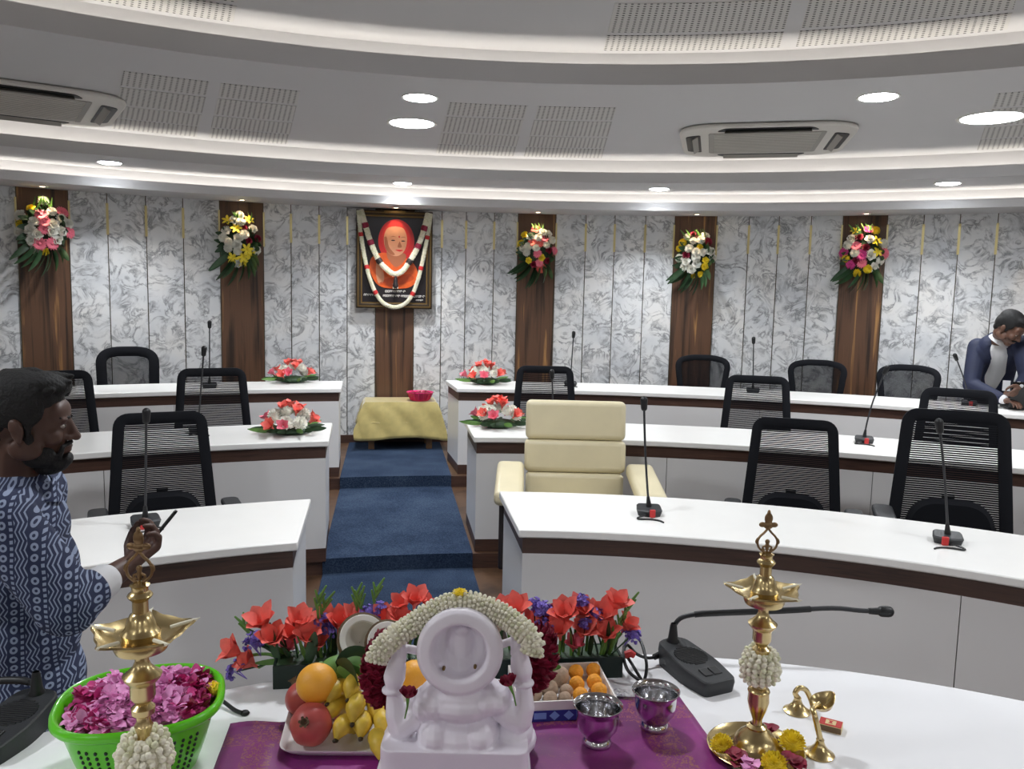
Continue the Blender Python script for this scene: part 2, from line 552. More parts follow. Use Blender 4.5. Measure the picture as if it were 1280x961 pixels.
X['pic_orange'] = mat('print orange', srgb(206, 88, 32), .35, var=.2, vscale=14)
X['pic_orange2'] = mat('print deep orange', srgb(186, 72, 26), .35, var=.2, vscale=14)
X['pic_skin'] = mat('print skin', srgb(206, 146, 112), .35, var=.1, vscale=12)
X['pic_skin2'] = mat('print skin dark', srgb(160, 96, 66), .35)
X['pic_white'] = mat('print white', srgb(226, 222, 216), .35)
X['ac_white'] = mat('air conditioner plastic', srgb(206, 203, 196), .5)
X['ac_grille'] = mat('air conditioner grille', srgb(150, 147, 140), .6)
X['lamp_on'] = emis('lit downlight', (.9, .95, 1, 1), 30)
X['led'] = emis('lit led strip', (1, .95, .86, 1), 11)
X['spot_on'] = emis('lit spotlight', (1, .8, .55, 1), 12)
X['match_red'] = mat('matchbox red', srgb(186, 42, 40), .6)
X['match_cream'] = mat('matchbox cream', srgb(222, 200, 150), .6)
X['paper'] = mat('paper', srgb(226, 226, 228), .7)
# ================================================================== ROOM
K = 1.052
RW = 8.75                                        # curved back wall
zS0 = H + .852; zL0 = H + .93; zS1 = H + 1.027; zL1 = H + 1.118; zS2 = H + 1.252; zL2 = H + 1.369; zS3 = H + 1.487
R4 = 8.207; R2 = 7.558; R1 = 5.031
P1, P2, P3 = 0.0, .095, .19                      # floor levels of the three rows
RP2, RP3 = 5.225, 7.085                          # platform edges


def arc(R, a0, a1, n):
    return [pol(R, a0 + (a1 - a0) * i / n) for i in range(n + 1)]


def ring(R0, R1, z0, z1, name, m, n=120, a0=-PI, a1=PI):
    b = MB(); b.strip(arc(R0, a0, a1, n), arc(R1, a0, a1, n), z0, z1); return b.build(name, m, smooth=True, angle=30)


# floors
b = MB(); b.prism(arc(RP2 + .02, -PI, PI, 96)[:-1], -.1, 0.0); structure(b.build('floor', X['floor_wood'], smooth=False))
structure(ring(RP2, RP3 + .03, -.1, P2, 'floor.001', X['floor_wood']))
structure(ring(RP3, RW + .1, -.1, P3, 'floor.002', X['floor_wood']))
structure(ring(RP2 - .012, RP2, 0.0, P2 + .001, 'trim_1', X['band_wood']))
structure(ring(RP3 - .012, RP3, P2, P3 + .001, 'trim_2', X['band_wood']))

# ceiling: lathe profiles about the room centre
def ceil_ring(name, prof):
    b = MB(); b.lathe(prof, (CX, CY, 0), 160); return structure(b.build(name, X['plaster'], angle=25))


ceil_ring('ceiling', [(RW + .05, zS0), (R4, zS0), (R4, zL0), (R4 + .025, zL0), (R4 + .025, zS0 + .03), (R4 + .17, zS0 + .03), (R4 + .17, zS1 + .02)])
ceil_ring('ceiling.001', [(R4 + .17, zS1), (R2, zS1), (R2, zL1), (R2 + .025, zL1), (R2 + .025, zS1 + .03), (R2 + .19, zS1 + .03), (R2 + .19, zS2 + .02)])
ceil_ring('ceiling.002', [(R2 + .19, zS2), (R1, zS2), (R1, zL2), (R1 + .025, zL2), (R1 + .025, zS2 + .03), (R1 + .2, zS2 + .03), (R1 + .2, zS3 + .02)])
ceil_ring('ceiling.003', [(R1 + .2, zS3), (2.5, zS3), (.01, zS3)])
# LED tape lying in the three coves
for nm, R, z, lb in (('cove_light', R4 + .095, zS0 + .04, 'warm white LED tape hidden in the outermost ceiling cove next to the marble wall'),
                     ('cove_light.001', R2 + .105, zS1 + .04, 'warm white LED tape hidden in the middle ceiling cove'),
                     ('cove_light.002', R1 + .115, zS2 + .04, 'warm white LED tape hidden in the innermost ceiling cove above the front desks')):
    b = MB(); b.strip(arc(R - .012, -PI, PI, 120), arc(R + .012, -PI, PI, 120), z, z + .006)
    tag(b.build(nm, X['led'], smooth=False), lb, 'light')

# perforated boards
def perf(a0, a1, Ra, Rb, z, name, pitch=.034):
    b = MB(); n = 12; o = []
    vs = []; uvs = []
    for i in range(n + 1):
        a = a0 + (a1 - a0) * i / n
        for R in (Ra, Rb):
            vs.append(pol(R, a, z)); uvs.append((a * (Ra + Rb) / 2 / pitch, R / pitch))
    fs = [(2 * i, 2 * i + 1, 2 * i + 3, 2 * i + 2) for i in range(n)]
    b.add(vs, fs); ob = b.build(name, X['perf'], smooth=False)
    ul = ob.data.uv_layers.new(name='UVMap')
    for lp in ob.data.loops: ul.data[lp.index].uv = uvs[lp.vertex_index]
    k = ob.modifiers.new('s', 'SOLIDIFY'); k.thickness = .004; k.offset = 0
    return structure(ob)


idx = 0
for c in (-45.0, -22.5, -2.0, 32.0):
    span = {-45.0: 11, -22.5: 11, -2.0: 12, 32.0: 11}[c]
    for q in range(2):
        w0 = c - span / 2 + q * span / 2; w1 = w0 + span / 2 - .7
        for Ra, Rb in ((5.62, 6.0), (6.06, 6.6), (6.66, 7.1), (7.16, 7.6)):
            perf(rad(w0), rad(w1), Ra, Rb, zS2 - .001, 'ceiling.%03d' % (10 + idx)); idx += 1
for w0, w1 in ((-48, -38), (-36.5, -22), (2.0, 13.5), (14.5, 26.5), (27.5, 39), (40, 52)):
    for Ra, Rb in ((3.0, 3.6), (3.66, 4.3), (4.36, 4.82), (4.88, 5.16)):
        perf(rad(w0), rad(w1), Ra, Rb, zS3 - .001, 'ceiling.%03d' % (10 + idx), .034); idx += 1

# curved wall of marble slabs, walnut panels, brass strips
WALL_K = 8.45
centers = [-31.56 - 10.3, -31.56, -20.36, -10.44, -.74, 10.06, 20.73, 31.1, 41.5]
half = 1.29
cuts = []
px_cuts = {(-31.56, -20.36): [136, 184, 230], (-20.36, -10.44): [364, 399, 434], (-10.44, -.74): [552, 582, 617],
           (-.74, 10.06): [731, 767, 805], (10.06, 20.73): [934, 971, 1011], (20.73, 31.1): [1151, 1196, 1243]}
# panel edges read at the photo, re-read on the wall radius used here
pe = {-31.56: (24, 87), -20.36: (276, 329), -10.44: (470, 517), -.74: (647, 693), 10.06: (842, 893), 20.73: (1051, 1105)}
edge = {}
for c in centers:
    if c in pe: edge[c] = tuple(phi_of(on_R(x, 330, RW)) for x in pe[c])
    else: edge[c] = (rad(c - half), rad(c + half))
# continue outside the frame with the same rhythm
dd = edge[-20.36][0] - edge[-31.56][0]
edge[centers[0]] = (edge[-31.56][0] - dd, edge[-31.56][1] - dd)
dd = edge[20.73][0] - edge[10.06][0]
edge[31.1] = (edge[20.73][0] + dd, edge[20.73][1] + dd); edge[41.5] = (edge[20.73][0] + 2 * dd, edge[20.73][1] + 2 * dd)


def uv_arc(name, a0, a1, R, z0, z1, m, thick=.02, uo=0.0):
    n = max(2, int((a1 - a0) / rad(1.0))); b = MB()
    b.strip(arc(R, a0, a1, n), arc(R + thick, a0, a1, n), z0, z1)
    o = b.build(name, m, smooth=True, angle=30)
    ul = o.data.uv_layers.new(name='UVMap')
    for lp in o.data.loops:
        p = o.data.vertices[lp.vertex_index].co
        ul.data[lp.index].uv = (phi_of(p) * RW + uo, p.z + uo * 1.7)
    return structure(o)


structure(ring(RW + .03, RW + .12, 0, zS0 + .1, 'wall_back', X['cream_wall'], 60, rad(-62), rad(62)))
ring_b = structure(ring(RW, RW + .12, 0, zS0 + .1, 'wall_front', X['cream_wall'], 100, rad(62), rad(298)))
ZB = P3 + .085
tn = 10
wn = 0
for i in range(len(centers) - 1):
    a0 = edge[centers[i]][1]; a1 = edge[centers[i + 1]][0]
    key = (centers[i], centers[i + 1])
    if key in px_cuts: cs = [phi_of(on_R(x, 330, RW)) for x in px_cuts[key]]
    else: cs = [a0 + (a1 - a0) * q / 4 for q in (1, 2, 3)]
    g = .004 / RW
    E_ = [a0] + cs + [a1]
    for q in range(4):
        wn += 1
        uv_arc('wall_back.%03d' % wn, E_[q] + g, E_[q + 1] - g, RW, ZB, zS0 + .02, X['marble'], .03, uo=random.uniform(0, 40))
    for c in cs:                                 # narrow profile all the way, dim reflection coloured in; wider bright brass above
        uv_arc('trim_%d' % tn, c - .0035 / RW, c + .0035 / RW, RW - .003, ZB, zS0, X['dark_strip'], .03); tn += 1
        uv_arc('trim_%d' % tn, c - .011 / RW, c + .011 / RW, RW - .007, 2.25, zS0 - .09, X['gold'], .03); tn += 1
for c in centers:
    a0, a1 = edge[c]
    uv_arc('trim_%d' % tn, a0, a1, RW - .012, ZB, zS0 + .01, X['panel_wood'], .04, uo=random.uniform(0, 30)); tn += 1
    for a, s in ((a0, -1), (a1, 1)):
        uv_arc('trim_%d' % tn, a + s * .004 / RW - .004 / RW, a + s * .004 / RW + .004 / RW, RW - .016, ZB, zS0, X['dark_strip'], .03); tn += 1
        uv_arc('trim_%d' % tn, a + s * .01 / RW - .008 / RW, a + s * .01 / RW + .008 / RW, RW - .018, 2.2, zS0 - .09, X['gold'], .03); tn += 1
structure(ring(RW - .02, RW + .02, P3, ZB, 'baseboard_back', X['band_wood'], 80, rad(-62), rad(62)))

# carpet runner over the steps of the aisle
ax = Vector((-.151, .988, 0)).normalized(); ay = Vector((ax.y, -ax.x, 0))
c0 = Vector((-.693, 5.03, 0))


def rp(s, w, z):
    p = c0 + ax * s + ay * w; return Vector((p.x, p.y, z))


s4 = (pol(RW, rad(-10.4)) - c0).dot(ax) - .06
hw = .475


def s_on(w, R):
    lo, hi = -3.0, 4.5
    for _ in range(40):
        m = (lo + hi) / 2; p = rp(m, w, 0)
        if math.hypot(p.x - CX, p.y - CY) < R: lo = m
        else: hi = m
    return lo - .024


b = MB(); vs = []; fs = []; NW = 14
for j in range(NW + 1):
    w = -hw + 2 * hw * j / NW; s2, s3 = s_on(w, RP2), s_on(w, RP3)
    sec = [(-2.7, .008), (s2, .008), (s2, P2 + .010), (s3, P2 + .010), (s3, P3 + .010), (s4, P3 + .010),
           (s4, P3 + .002), (s3 + .009, P3 + .002), (s3 + .009, P2 + .002), (s2 + .009, P2 + .002), (s2 + .009, .001), (-2.7, .001)]
    vs += [rp(s, w, z) for s, z in sec]
for j in range(NW):
    for k in range(12): fs.append((12 * j + k, 12 * j + (k + 1) % 12, 12 * (j + 1) + (k + 1) % 12, 12 * (j + 1) + k))
fs += [tuple(range(12)), tuple(range(12 * NW, 12 * NW + 12))[::-1]]
b.add(vs, fs)
tag(b.build('carpet_runner', X['carpet'], smooth=False), 'dark blue carpet runner laid over the steps of the centre aisle', 'carpet')

# ================================================================== CEILING FITTINGS
def downlight(name, p, d, label, group, power, spread=150):
    t = thing(name, label, 'light', p, 0, group)
    r = d / 2; z0 = 0.0
    b = MB(); b.lathe([(r * 1.0, -.004), (r * 1.12, -.006), (r * 1.14, 0), (r * 1.0, .002), (r, -.004)], seg=32)
    b.build('trim_ring', X['ac_white'], t)
    b = MB(); b.lathe([(.001, -.014), (r * .4, -.0135), (r * .75, -.011), (r * .95, -.006), (r, .001)], seg=32)
    b.build('diffuser', X['lamp_on'], t)
    L = bpy.data.lights.new('lamp', 'AREA'); L.shape = 'DISK'; L.size = d; L.energy = power; L.color = (.94, .97, 1); L.spread = rad(spread)
    lo = bpy.data.objects.new('lamp', L); COL.objects.link(lo); lo.parent = t; lo.location = (0, 0, -.018)
    return t


dl = [((525, 122), .21, 'smaller of the two round downlights above the portrait, the one nearer the camera'),
      ((515, 154), .33, 'larger of the two round downlights above the portrait, the one nearer the wall'),
      ((1098, 121), .22, 'small round downlight in the main ceiling ring, right of the air conditioner'),
      ((1240, 147), .38, 'large round downlight in the main ceiling ring at the right edge of the picture')]
for i, (p, d, lb) in enumerate(dl):
    q = on_z(*p, zS2); downlight('downlight', (q.x, q.y, zS2), d, lb, 'round downlights in the main ceiling ring', 26 if d > .3 else 15)
s1l = [((137, 203), .18, 'small downlight in the narrow ceiling step above the chairs at far left'),
       ((503, 229), .17, 'small downlight in the narrow ceiling step right above the framed portrait'),
       ((824, 236), .18, 'small downlight in the narrow ceiling step above the yellow and maroon bouquet'),
       ((1185, 229), .19, 'small downlight in the narrow ceiling step nearest the person in the blazer')]
for i, (p, d, lb) in enumerate(s1l):
    q = on_z(*p, zS1); downlight('downlight', (q.x, q.y, zS1), d, lb, 'small downlights in the narrow ceiling step', 15, 115)
# the same rings go on round the rest of the room, behind the camera
for k in range(2, 9):
    a = rad(-10.1 + 36 * k) if k not in (9,) else 0
    downlight('downlight', pol(6.1, a, zS2), .33, 'large round downlight of the main ceiling ring behind the camera', 'round downlights behind the camera', 46)
for k in range(0, 6):
    a = rad(-10 + 60 * k)
    R = 3.35
    downlight('downlight', pol(R, a, zS3), .3, 'round downlight in the central ceiling over the head table, out of frame', 'round downlights in the central ceiling', 31)

# warm spotlights washing the walnut panels
for i, c in enumerate(centers):
    a = sum(edge[c]) / 2; p = pol(RW - .2, a, zS0)
    nm = ['just out of frame at far left', 'over the pink and white bouquet at far left', 'over the yellow and white bouquet left of the portrait', 'over the framed portrait',
          'over the bouquet right of the portrait', 'over the yellow and maroon bouquet', 'over the pink and yellow bouquet at right', 'beyond the person in the blazer', 'far right, out of frame'][i]
    t = thing('spotlight', 'small warm recessed spotlight ' + nm, 'light', p, 0, 'recessed spotlights along the marble wall')
    b = MB(); b.lathe([(.03, -.002), (.042, -.006), (.045, 0), (.03, .001)], seg=24); b.build('trim_ring', X['ac_white'], t)
    b = MB(); b.lathe([(.001, -.003), (.02, -.003), (.03, .001)], seg=20); b.build('lens', X['spot_on'], t)
    L = bpy.data.lights.new('lamp', 'SPOT'); L.energy = 13 if c != -10.44 else 6; L.color = (1, .76, .50); L.spot_size = rad(66); L.spot_blend = .55; L.shadow_soft_size = .025
    lo = bpy.data.objects.new('lamp', L); COL.objects.link(lo); lo.parent = t; lo.location = (0, 0, -.012)
    d = pol(RW, a, zS0 - .55) - p
    lo.rotation_euler = d.to_track_quat('-Z', 'Y').to_euler()


def cassette(name, p, rz, label):
    t = thing(name, label, 'air conditioner', p, rz, 'ceiling cassette air conditioners')
    h = .63
    outer = rpoly([(-h, -h), (h, -h), (h, h), (-h, h)], .30, 8); inner = rpoly([(-h * .66, -h * .66), (h * .66, -h * .66), (h * .66, h * .66), (-h * .66, h * .66)], .03, 2)
    b = MB(); b.prism(outer, -.03, 0); b.build('panel', X['ac_white'], t, smooth=False, bevel=.018)
    b = MB(); b.prism(inner, -.034, -.028)
    b.build('grille', X['ac_grille'], t, smooth=False, bevel=.006)
    g = MB()
    for k in range(17): g.box((0, -h * .6 + k * h * 1.2 / 16, -.0355), (h * 1.2, .012, .004))
    g.build('grille_slat', X['ac_white'], t, smooth=False)
    for k in range(4):
        M = Matrix.Rotation(k * PI / 2, 4, 'Z')
        v = MB(); pts = rpoly([(-.36, .475), (.36, .475), (.30, .585), (-.30, .585)], .04, 4)
        v.prism([tuple((M @ Vector((x, y, 0)))[:2]) for x, y in pts], -.034, -.02)
        v.build('air_slot', X['black_plastic'], t, smooth=False)
        w = MB(); w.box(M @ Vector((0, .515, -.043)), (.60, .05, .006), M @ Matrix.Rotation(-.55, 4, 'X'))
        w.build('louvre', X['ac_grille'], t, smooth=False, bevel=.003)
    return t


q = on_z(955, 173, zS2); cassette('air_conditioner', (q.x, q.y, zS2 - .003), -phi_of(q), 'square ceiling cassette air conditioner with open louvres, right of centre')
q = on_z(22, 124, zS2); cassette('air_conditioner', (q.x, q.y, zS2 - .003), -phi_of(q), 'square ceiling cassette air conditioner cut off by the left edge of the picture')
# ================================================================== DESKS
def desk(label, Rf0, Rf1, dep, pf, pb, pend, z0, ztop, seams, group='curved horseshoe desks'):
    """pf / pb: angle of the front / back corner of the aisle end, pend: angle of the far end"""
    sgn = 1 if pend > pf else -1
    n = 40
    def R_at(a): return Rf0 + (Rf1 - Rf0) * (a - pf) / (pend - pf)
    def line(off, ein, a_from=None, a_to=None):
        """plan polyline at depth off behind the front edge, starting ein metres in from the aisle end"""
        out = []
        for i in range(n + 1):
            t = i / n
            f = off / dep; a_st = pf + (pb - pf) * f + sgn * ein / Rf0
            a_en = pend - sgn * ein / Rf0
            lo = a_st if a_from is None else a_from; hi = a_en if a_to is None else a_to
            a = lo + (hi - lo) * t
            out.append(pol(R_at(a) + off, a))
        return out
    loc = pol(Rf0 + dep / 2, (pf + pend) / 2, z0)
    t = thing('curved_desk', label, 'desk', loc, 0, group); W = WM[t]
    def S(name, A, B, za, zb, m, bev=0.0, lab=None):
        b = MB(); b.strip(A, B, za, zb); o = b.build(name, m, t, smooth=True, world=W, bevel=bev, angle=30)
        if lab: o['label'] = lab
        return o
    S('desk_top', line(0, 0), line(dep, 0), ztop - .038, ztop, X['top_lam'], .006)
    zb = ztop - .112; f = .02
    S('wood_band', line(f, f), line(f + .03, f), zb, ztop - .038, X['band_wood'], 0, 'dark walnut band under the desk top')
    # end band and end panel run along the aisle end
    def endstrip(w):
        A = []; B = []
        for i in range(9):
            off = f + .03 + (dep - f - .03 - .02) * i / 8
            g = off / dep; a = pf + (pb - pf) * g
            A.append(pol(R_at(a) + off, a + sgn * f / Rf0)); B.append(pol(R_at(a) + off, a + sgn * (f + w) / Rf0))
        return A, B
    A, B = endstrip(.03)
    S('end_band', A, B, zb, ztop - .038, X['band_wood'])
    S('end_panel', A, B, z0 + .085, zb, X['white_lam'])
    S('end_skirting', A, B, z0, z0 + .085, X['band_wood'])
    S('skirting', line(f, f), line(f + .03, f), z0, z0 + .085, X['band_wood'])
    bounds = [None] + seams + [None]
    for i in range(len(bounds) - 1):
        g = .0018 / Rf0 * sgn
        lo = None if bounds[i] is None else bounds[i] + g; hi = None if bounds[i + 1] is None else bounds[i + 1] - g
        S('front_panel', line(f, f, lo, hi), line(f + .028, f, lo, hi), z0 + .085, zb, X['white_lam'])
    # far end panel and a dark board behind the joints
    S('inner_panel', line(f + .029, f + .04), line(f + .045, f + .04), z0, ztop - .04, X['band_wood'])
    return t


def ang(px, py, z): return phi_of(on_z(px, py, z))


ZD1, ZD2, ZD3 = P1 + .768, P2 + .768, P3 + .768
sm1 = phi_of(on_R(1197, 800, 3.40)); sm2 = phi_of(on_R(1090, 610, 5.26)); st = rad(20.5)
desk('white curved front-row desk right of the aisle, before the cream armchair', 3.478, 3.27, .69, rad(-4.66), rad(-5.24), rad(58), P1, ZD1, [sm1, sm1 + rad(20)])
desk('white curved front-row desk left of the aisle, beside the person in the patterned shirt', 3.43, 3.44, .69, rad(-20.06), rad(-18.29), rad(-72), P1, ZD1, [rad(-48)])
desk('white curved middle-row desk right of the aisle, behind the cream armchair', 5.237, 5.28, .70, rad(-6.18), rad(-6.46), rad(56), P2, ZD2, [sm2 - rad(13.5), sm2, sm2 + rad(13.5)])
desk('white curved desk in the middle row left of the aisle', 5.165, 5.18, .70, rad(-16.22), rad(-15.56), rad(-66), P2, ZD2, [rad(-30), rad(-44)])
desk('white curved back-row desk right of the aisle, where the person in the blazer works', 7.14, 7.11, .65, rad(-6.49), rad(-7.06), rad(54), P3, ZD3, [rad(4), rad(14.5), rad(25), rad(35.5)])
desk('white curved desk in the back row left of the aisle', 7.11, 7.12, .60, rad(-14.43), rad(-14.12), rad(-62), P3, ZD3, [rad(-25), rad(-36)])

# ================================================================== CHAIRS
def chair_base(t, zs=.43):
    b = MB(); b.tube([(0, 0, .10), (0, 0, .24)], .028, 14); b.tube([(0, 0, .2), (0, 0, zs - .03)], .017, 12); b.build('gas_lift', X['grey_metal'], t)
    for k in range(5):
        a = 2 * PI * k / 5 + .3; d = Vector((math.cos(a), math.sin(a), 0))
        b = MB(); b.tube([d * .02 + Vector((0, 0, .115)), d * .16 + Vector((0, 0, .10)), d * .30 + Vector((0, 0, .075))], [.028, .022, .016], 10, flat=.8)
        lg = b.build('base_leg', X['black_plastic'], t)
        b = MB(); M = Matrix.Rotation(a, 4, 'Z'); c = d * .30 + Vector((0, 0, .03))
        for sx in (-.014, .014):
            q = M @ Matrix.Rotation(PI / 2, 4, 'X')
            b.lathe([(.001, -.008), (.026, -.008), (.03, 0), (.026, .008), (.001, .008)], c + M @ Vector((0, sx, 0)), 16, q)
        b.tube([c + Vector((0, 0, .005)), c + Vector((0, 0, .055))], .008, 8)
        b.build('caster', X['black_plastic'], lg)


def armrests(t, zt=.68, x=.31, yaw=0.0):
    for sg in (-1, 1):
        b = MB(); b.prism(rpoly([(sg * x - .045, -.16), (sg * x + .045, -.16), (sg * x + .045, .10), (sg * x - .045, .10)], .04, 5), zt - .03, zt)
        a = b.build('armrest', X['mic_grey'], t, smooth=False, bevel=.01)
        b = MB(); b.tube([(sg * x, 0, zt - .03), (sg * x, .01, .52), (sg * (x - .02), .02, .42), (sg * .18, .02, .40)], [.026, .026, .024, .018], 10, flat=.6)
        b.build('arm_post', X['black_plastic'], a)


def seat(t, zs=.43):
    b = MB(); b.prism(rpoly([(-.25, -.27), (.25, -.27), (.24, .22), (-.24, .22)], .09, 6), zs, zs + .075)
    b.build('seat', X['dark_fabric'], t, smooth=True, bevel=.028, bseg=4)
    b = MB(); b.prism(rpoly([(-.13, -.13), (.13, -.13), (.13, .17), (-.13, .17)], .03, 3), zs - .05, zs)
    b.build('seat_mechanism', X['black_plastic'], t, smooth=False, bevel=.006)


def mesh_chair(label, loc, rz):
    """task chair: straight-sided frame with cords running across, padded lumbar support"""
    t = thing('mesh_chair', label, 'chair', loc, rz, 'black mesh chairs with straight frames')
    chair_base(t); seat(t); armrests(t)
    z0, z1, w0, w1 = .50, 1.09, .245, .20
    yf = lambda x, z: .235 + .10 * max(0, (z - .5)) ** 1.3 + .10 * (x ** 2) * -1.4 + .02
    pts = rpoly([(-w0, z0), (w0, z0), (w1, z1), (-w1, z1)], [.05, .05, .05, .05], 6)
    ex = []
    for i in range(len(pts)):                       # subdivide the long sides so that the frame can curve
        a = Vector(pts[i]); c = Vector(pts[(i + 1) % len(pts)]); m = max(1, int((c - a).length / .06))
        ex += [tuple(a + (c - a) * q / m) for q in range(m)]
    b = MB(); b.loop_frame(ex, yf, .029, .014); b.build('back_frame', X['dark_fabric'], t)
    b = MB(); n = 54
    for k in range(n):
        z = z0 + .02 + (z1 - z0 - .04) * k / (n - 1); w = w0 + (w1 - w0) * (z - z0) / (z1 - z0) - .015
        P = []; Q = []
        for i in range(7):
            x = -w + 2 * w * i / 6; y = yf(x, z) - .004
            P.append((x, y, z - .0037)); Q.append((x, y, z + .0037))
        b.add(P + Q, [(i, i + 1, 8 + i, 7 + i) for i in range(6)])
    b.build('mesh_back', X['mesh_fabric'], t, smooth=False, solid=.0015)
    b = MB()
    lp = rpoly([(-.205, .51), (.205, .51), (.165, .70), (-.165, .70)], [.05, .05, .11, .11], 8)
    b.loop_frame([(x * .5, .55 + (z - .55) * .5) for x, z in lp], lambda x, z: .215 + .02, .0001, .0001)
    b2 = MB(); nn = len(lp)
    vs = [(x, .222, z) for x, z in lp] + [(x * .9, .20, .55 + (z - .55) * .88) for x, z in lp]
    vs2 = [(x, .245, z) for x, z in lp]
    b2.add(vs + vs2, [tuple(range(nn, 2 * nn)), tuple(range(2 * nn, 3 * nn))[::-1]] +
           [(i, (i + 1) % nn, nn + (i + 1) % nn, nn + i) for i in range(nn)] + [(i, (i + 1) % nn, 2 * nn + (i + 1) % nn, 2 * nn + i) for i in range(nn)])
    b2.build('lumbar_pad', X['dark_fabric'], t, smooth=True)
    b = MB(); b.tube(bez([(0, .10, .42), (0, .25, .42), (0, .315, .52), (0, .325, .70)], 16), .028, 10, flat=.5)
    b.tube([(-.2, yf(.2, .55) + .02, .56), (0, .32, .62), (.2, yf(.2, .55) + .02, .56)], .016, 8)
    b.build('back_support', X['black_plastic'], t)
    return t


def round_chair(label, loc, rz, thick=.03, wt=.245, wb=.19, z0=.58, z1=1.0):
    t = thing('mesh_chair', label, 'chair', loc, rz, 'black mesh chairs with rounded backs')
    chair_base(t); seat(t); armrests(t, .66, .29)
    yf = lambda x, z: .25 + .08 * (z - .5) - .5 * x * x
    pts = rpoly([(-wb, z0), (wb, z0), (wt, z1 - .02), (.10, z1 + .012), (-.10, z1 + .012), (-wt, z1 - .02)], [.09, .09, .075, .05, .05, .075], 7)
    ex = []
    for i in range(len(pts)):
        a = Vector(pts[i]); c = Vector(pts[(i + 1) % len(pts)]); m = max(1, int((c - a).length / .05))
        ex += [tuple(a + (c - a) * q / m) for q in range(m)]
    b = MB(); b.loop_frame(ex, yf, thick, .016); b.build('back_frame', X['dark_fabric'], t)
    b = MB(); n = 62
    for k in range(n):
        z = z0 + .02 + (z1 - z0 - .03) * k / (n - 1); w = wb + (wt - wb) * (z - z0) / (z1 - z0) - .02
        if z > z1 - .06: w -= (z - z1 + .06) * .6
        if z < z0 + .07: w -= (z0 + .07 - z) * .8
        P = []; Q = []
        for i in range(7):
            x = -w + 2 * w * i / 6; y = yf(x, z)
            P.append((x, y, z - .0025)); Q.append((x, y, z + .0025))
        b.add(P + Q, [(i, i + 1, 8 + i, 7 + i) for i in range(6)])
    b.build('mesh_back', X['mesh_fabric'], t, smooth=False, solid=.0015)
    b = MB(); b.tube(bez([(0, .10, .41), (0, .24, .42), (0, .31, .52), (0, .30, .68)], 16), .03, 10, flat=.5); b.build('back_support', X['black_plastic'], t)
    return t


def chair_at(px, py, R, zf):
    """floor position whose backrest centre shows at px on radius R"""
    p = on_R(px, py, R); a = phi_of(p); q = pol(R - .26, a, zf); return q, -a


def put(fn, px, py, R, zf, label, dyaw=0.0, **kw):
    q, rz = chair_at(px, py, R, zf); return fn(label, q, rz + dyaw, **kw)


put(mesh_chair, 203, 580, 4.78, P1, 'black mesh chair behind the front-row desk left of the aisle')
put(mesh_chair, 989, 585, 4.72, P1, 'black mesh chair behind the front-row desk, first one right of the cream armchair', -.03)
put(mesh_chair, 1199, 590, 4.62, P1, 'black mesh chair behind the front-row desk, second one right of the cream armchair', .10).scale = (1.10, 1.10, 1.10)
put(mesh_chair, 266, 495, 6.25, P2, 'black mesh chair in the middle row left of the aisle, in full view')
put(mesh_chair, 68, 500, 6.3, P2, "black mesh chair in the middle row half hidden by the standing person's head")
put(mesh_chair, 681, 487, 6.55, P2, 'black mesh chair in the middle row whose top shows above the cream armchair')
put(mesh_chair, 946, 502, 6.3, P2, 'black mesh chair in the middle row above the first front-row mesh chair on the right')
put(mesh_chair, 1198, 505, 6.1, P2, 'black mesh chair in the middle row in front of the person in the blazer')
put(round_chair, 160, 457, 8.15, P3, 'black mesh chair with a thick rounded frame at the back-row desk left of the aisle', thick=.045, wt=.215, wb=.205, z0=.54)
put(round_chair, 878, 464, 8.22, P3, 'rounded black mesh chair at the back desk, below the yellow and maroon bouquet')
put(round_chair, 1021, 472, 8.15, P3, 'rounded black mesh chair at the back desk, just left of the rightmost bouquet panel')
put(round_chair, 1135, 478, 8.05, P3, 'rounded black mesh chair at the back desk nearest the person in the blazer')

# cream armchair
q, rz = chair_at(719, 560, 4.86, P1)
t = thing('executive_armchair', 'cream leather executive armchair with a padded three-part back behind the front-row desk', 'chair', q, rz)
chair_base(t)
yb = lambda z: .26 + .10 * (z - .5)
def cushion(nm, z0, z1, w, d=.11, lab=None):
    b = MB(); M = Matrix.Rotation(-.09, 4, 'X'); b.box((0, yb((z0 + z1) / 2), (z0 + z1) / 2), (2 * w, d, z1 - z0), M)
    return b.build(nm, X['cream_leather'], t, smooth=True, bevel=.032, bseg=4)
cushion('headrest', .915, 1.15, .30, .12); cushion('back_cushion', .72, .915, .304, .12); cushion('lower_back_cushion', .47, .72, .295, .115)
b = MB(); b.box((0, .33, .78), (.46, .03, .68), Matrix.Rotation(-.09, 4, 'X')); b.build('back_shell', X['brown_black'], t, bevel=.012)
b = MB(); b.box((0, -.05, .48), (.52, .56, .13)); b.build('seat', X['cream_leather'], t, bevel=.04, bseg=4)
for sg in (-1, 1):
    b = MB(); M = Matrix.Rotation(.10, 4, 'X'); b.box((sg * .385, -.04, .72), (.16, .58, .085), M)
    a = b.build('armrest', X['cream_leather'], t, bevel=.03, bseg=4)
    b = MB(); b.box((sg * .41, -.03, .49), (.055, .46, .42)); o = b.build('arm_side', X['brown_black'], a, bevel=.015); o['label'] = 'dark side panel under the cream arm pad'

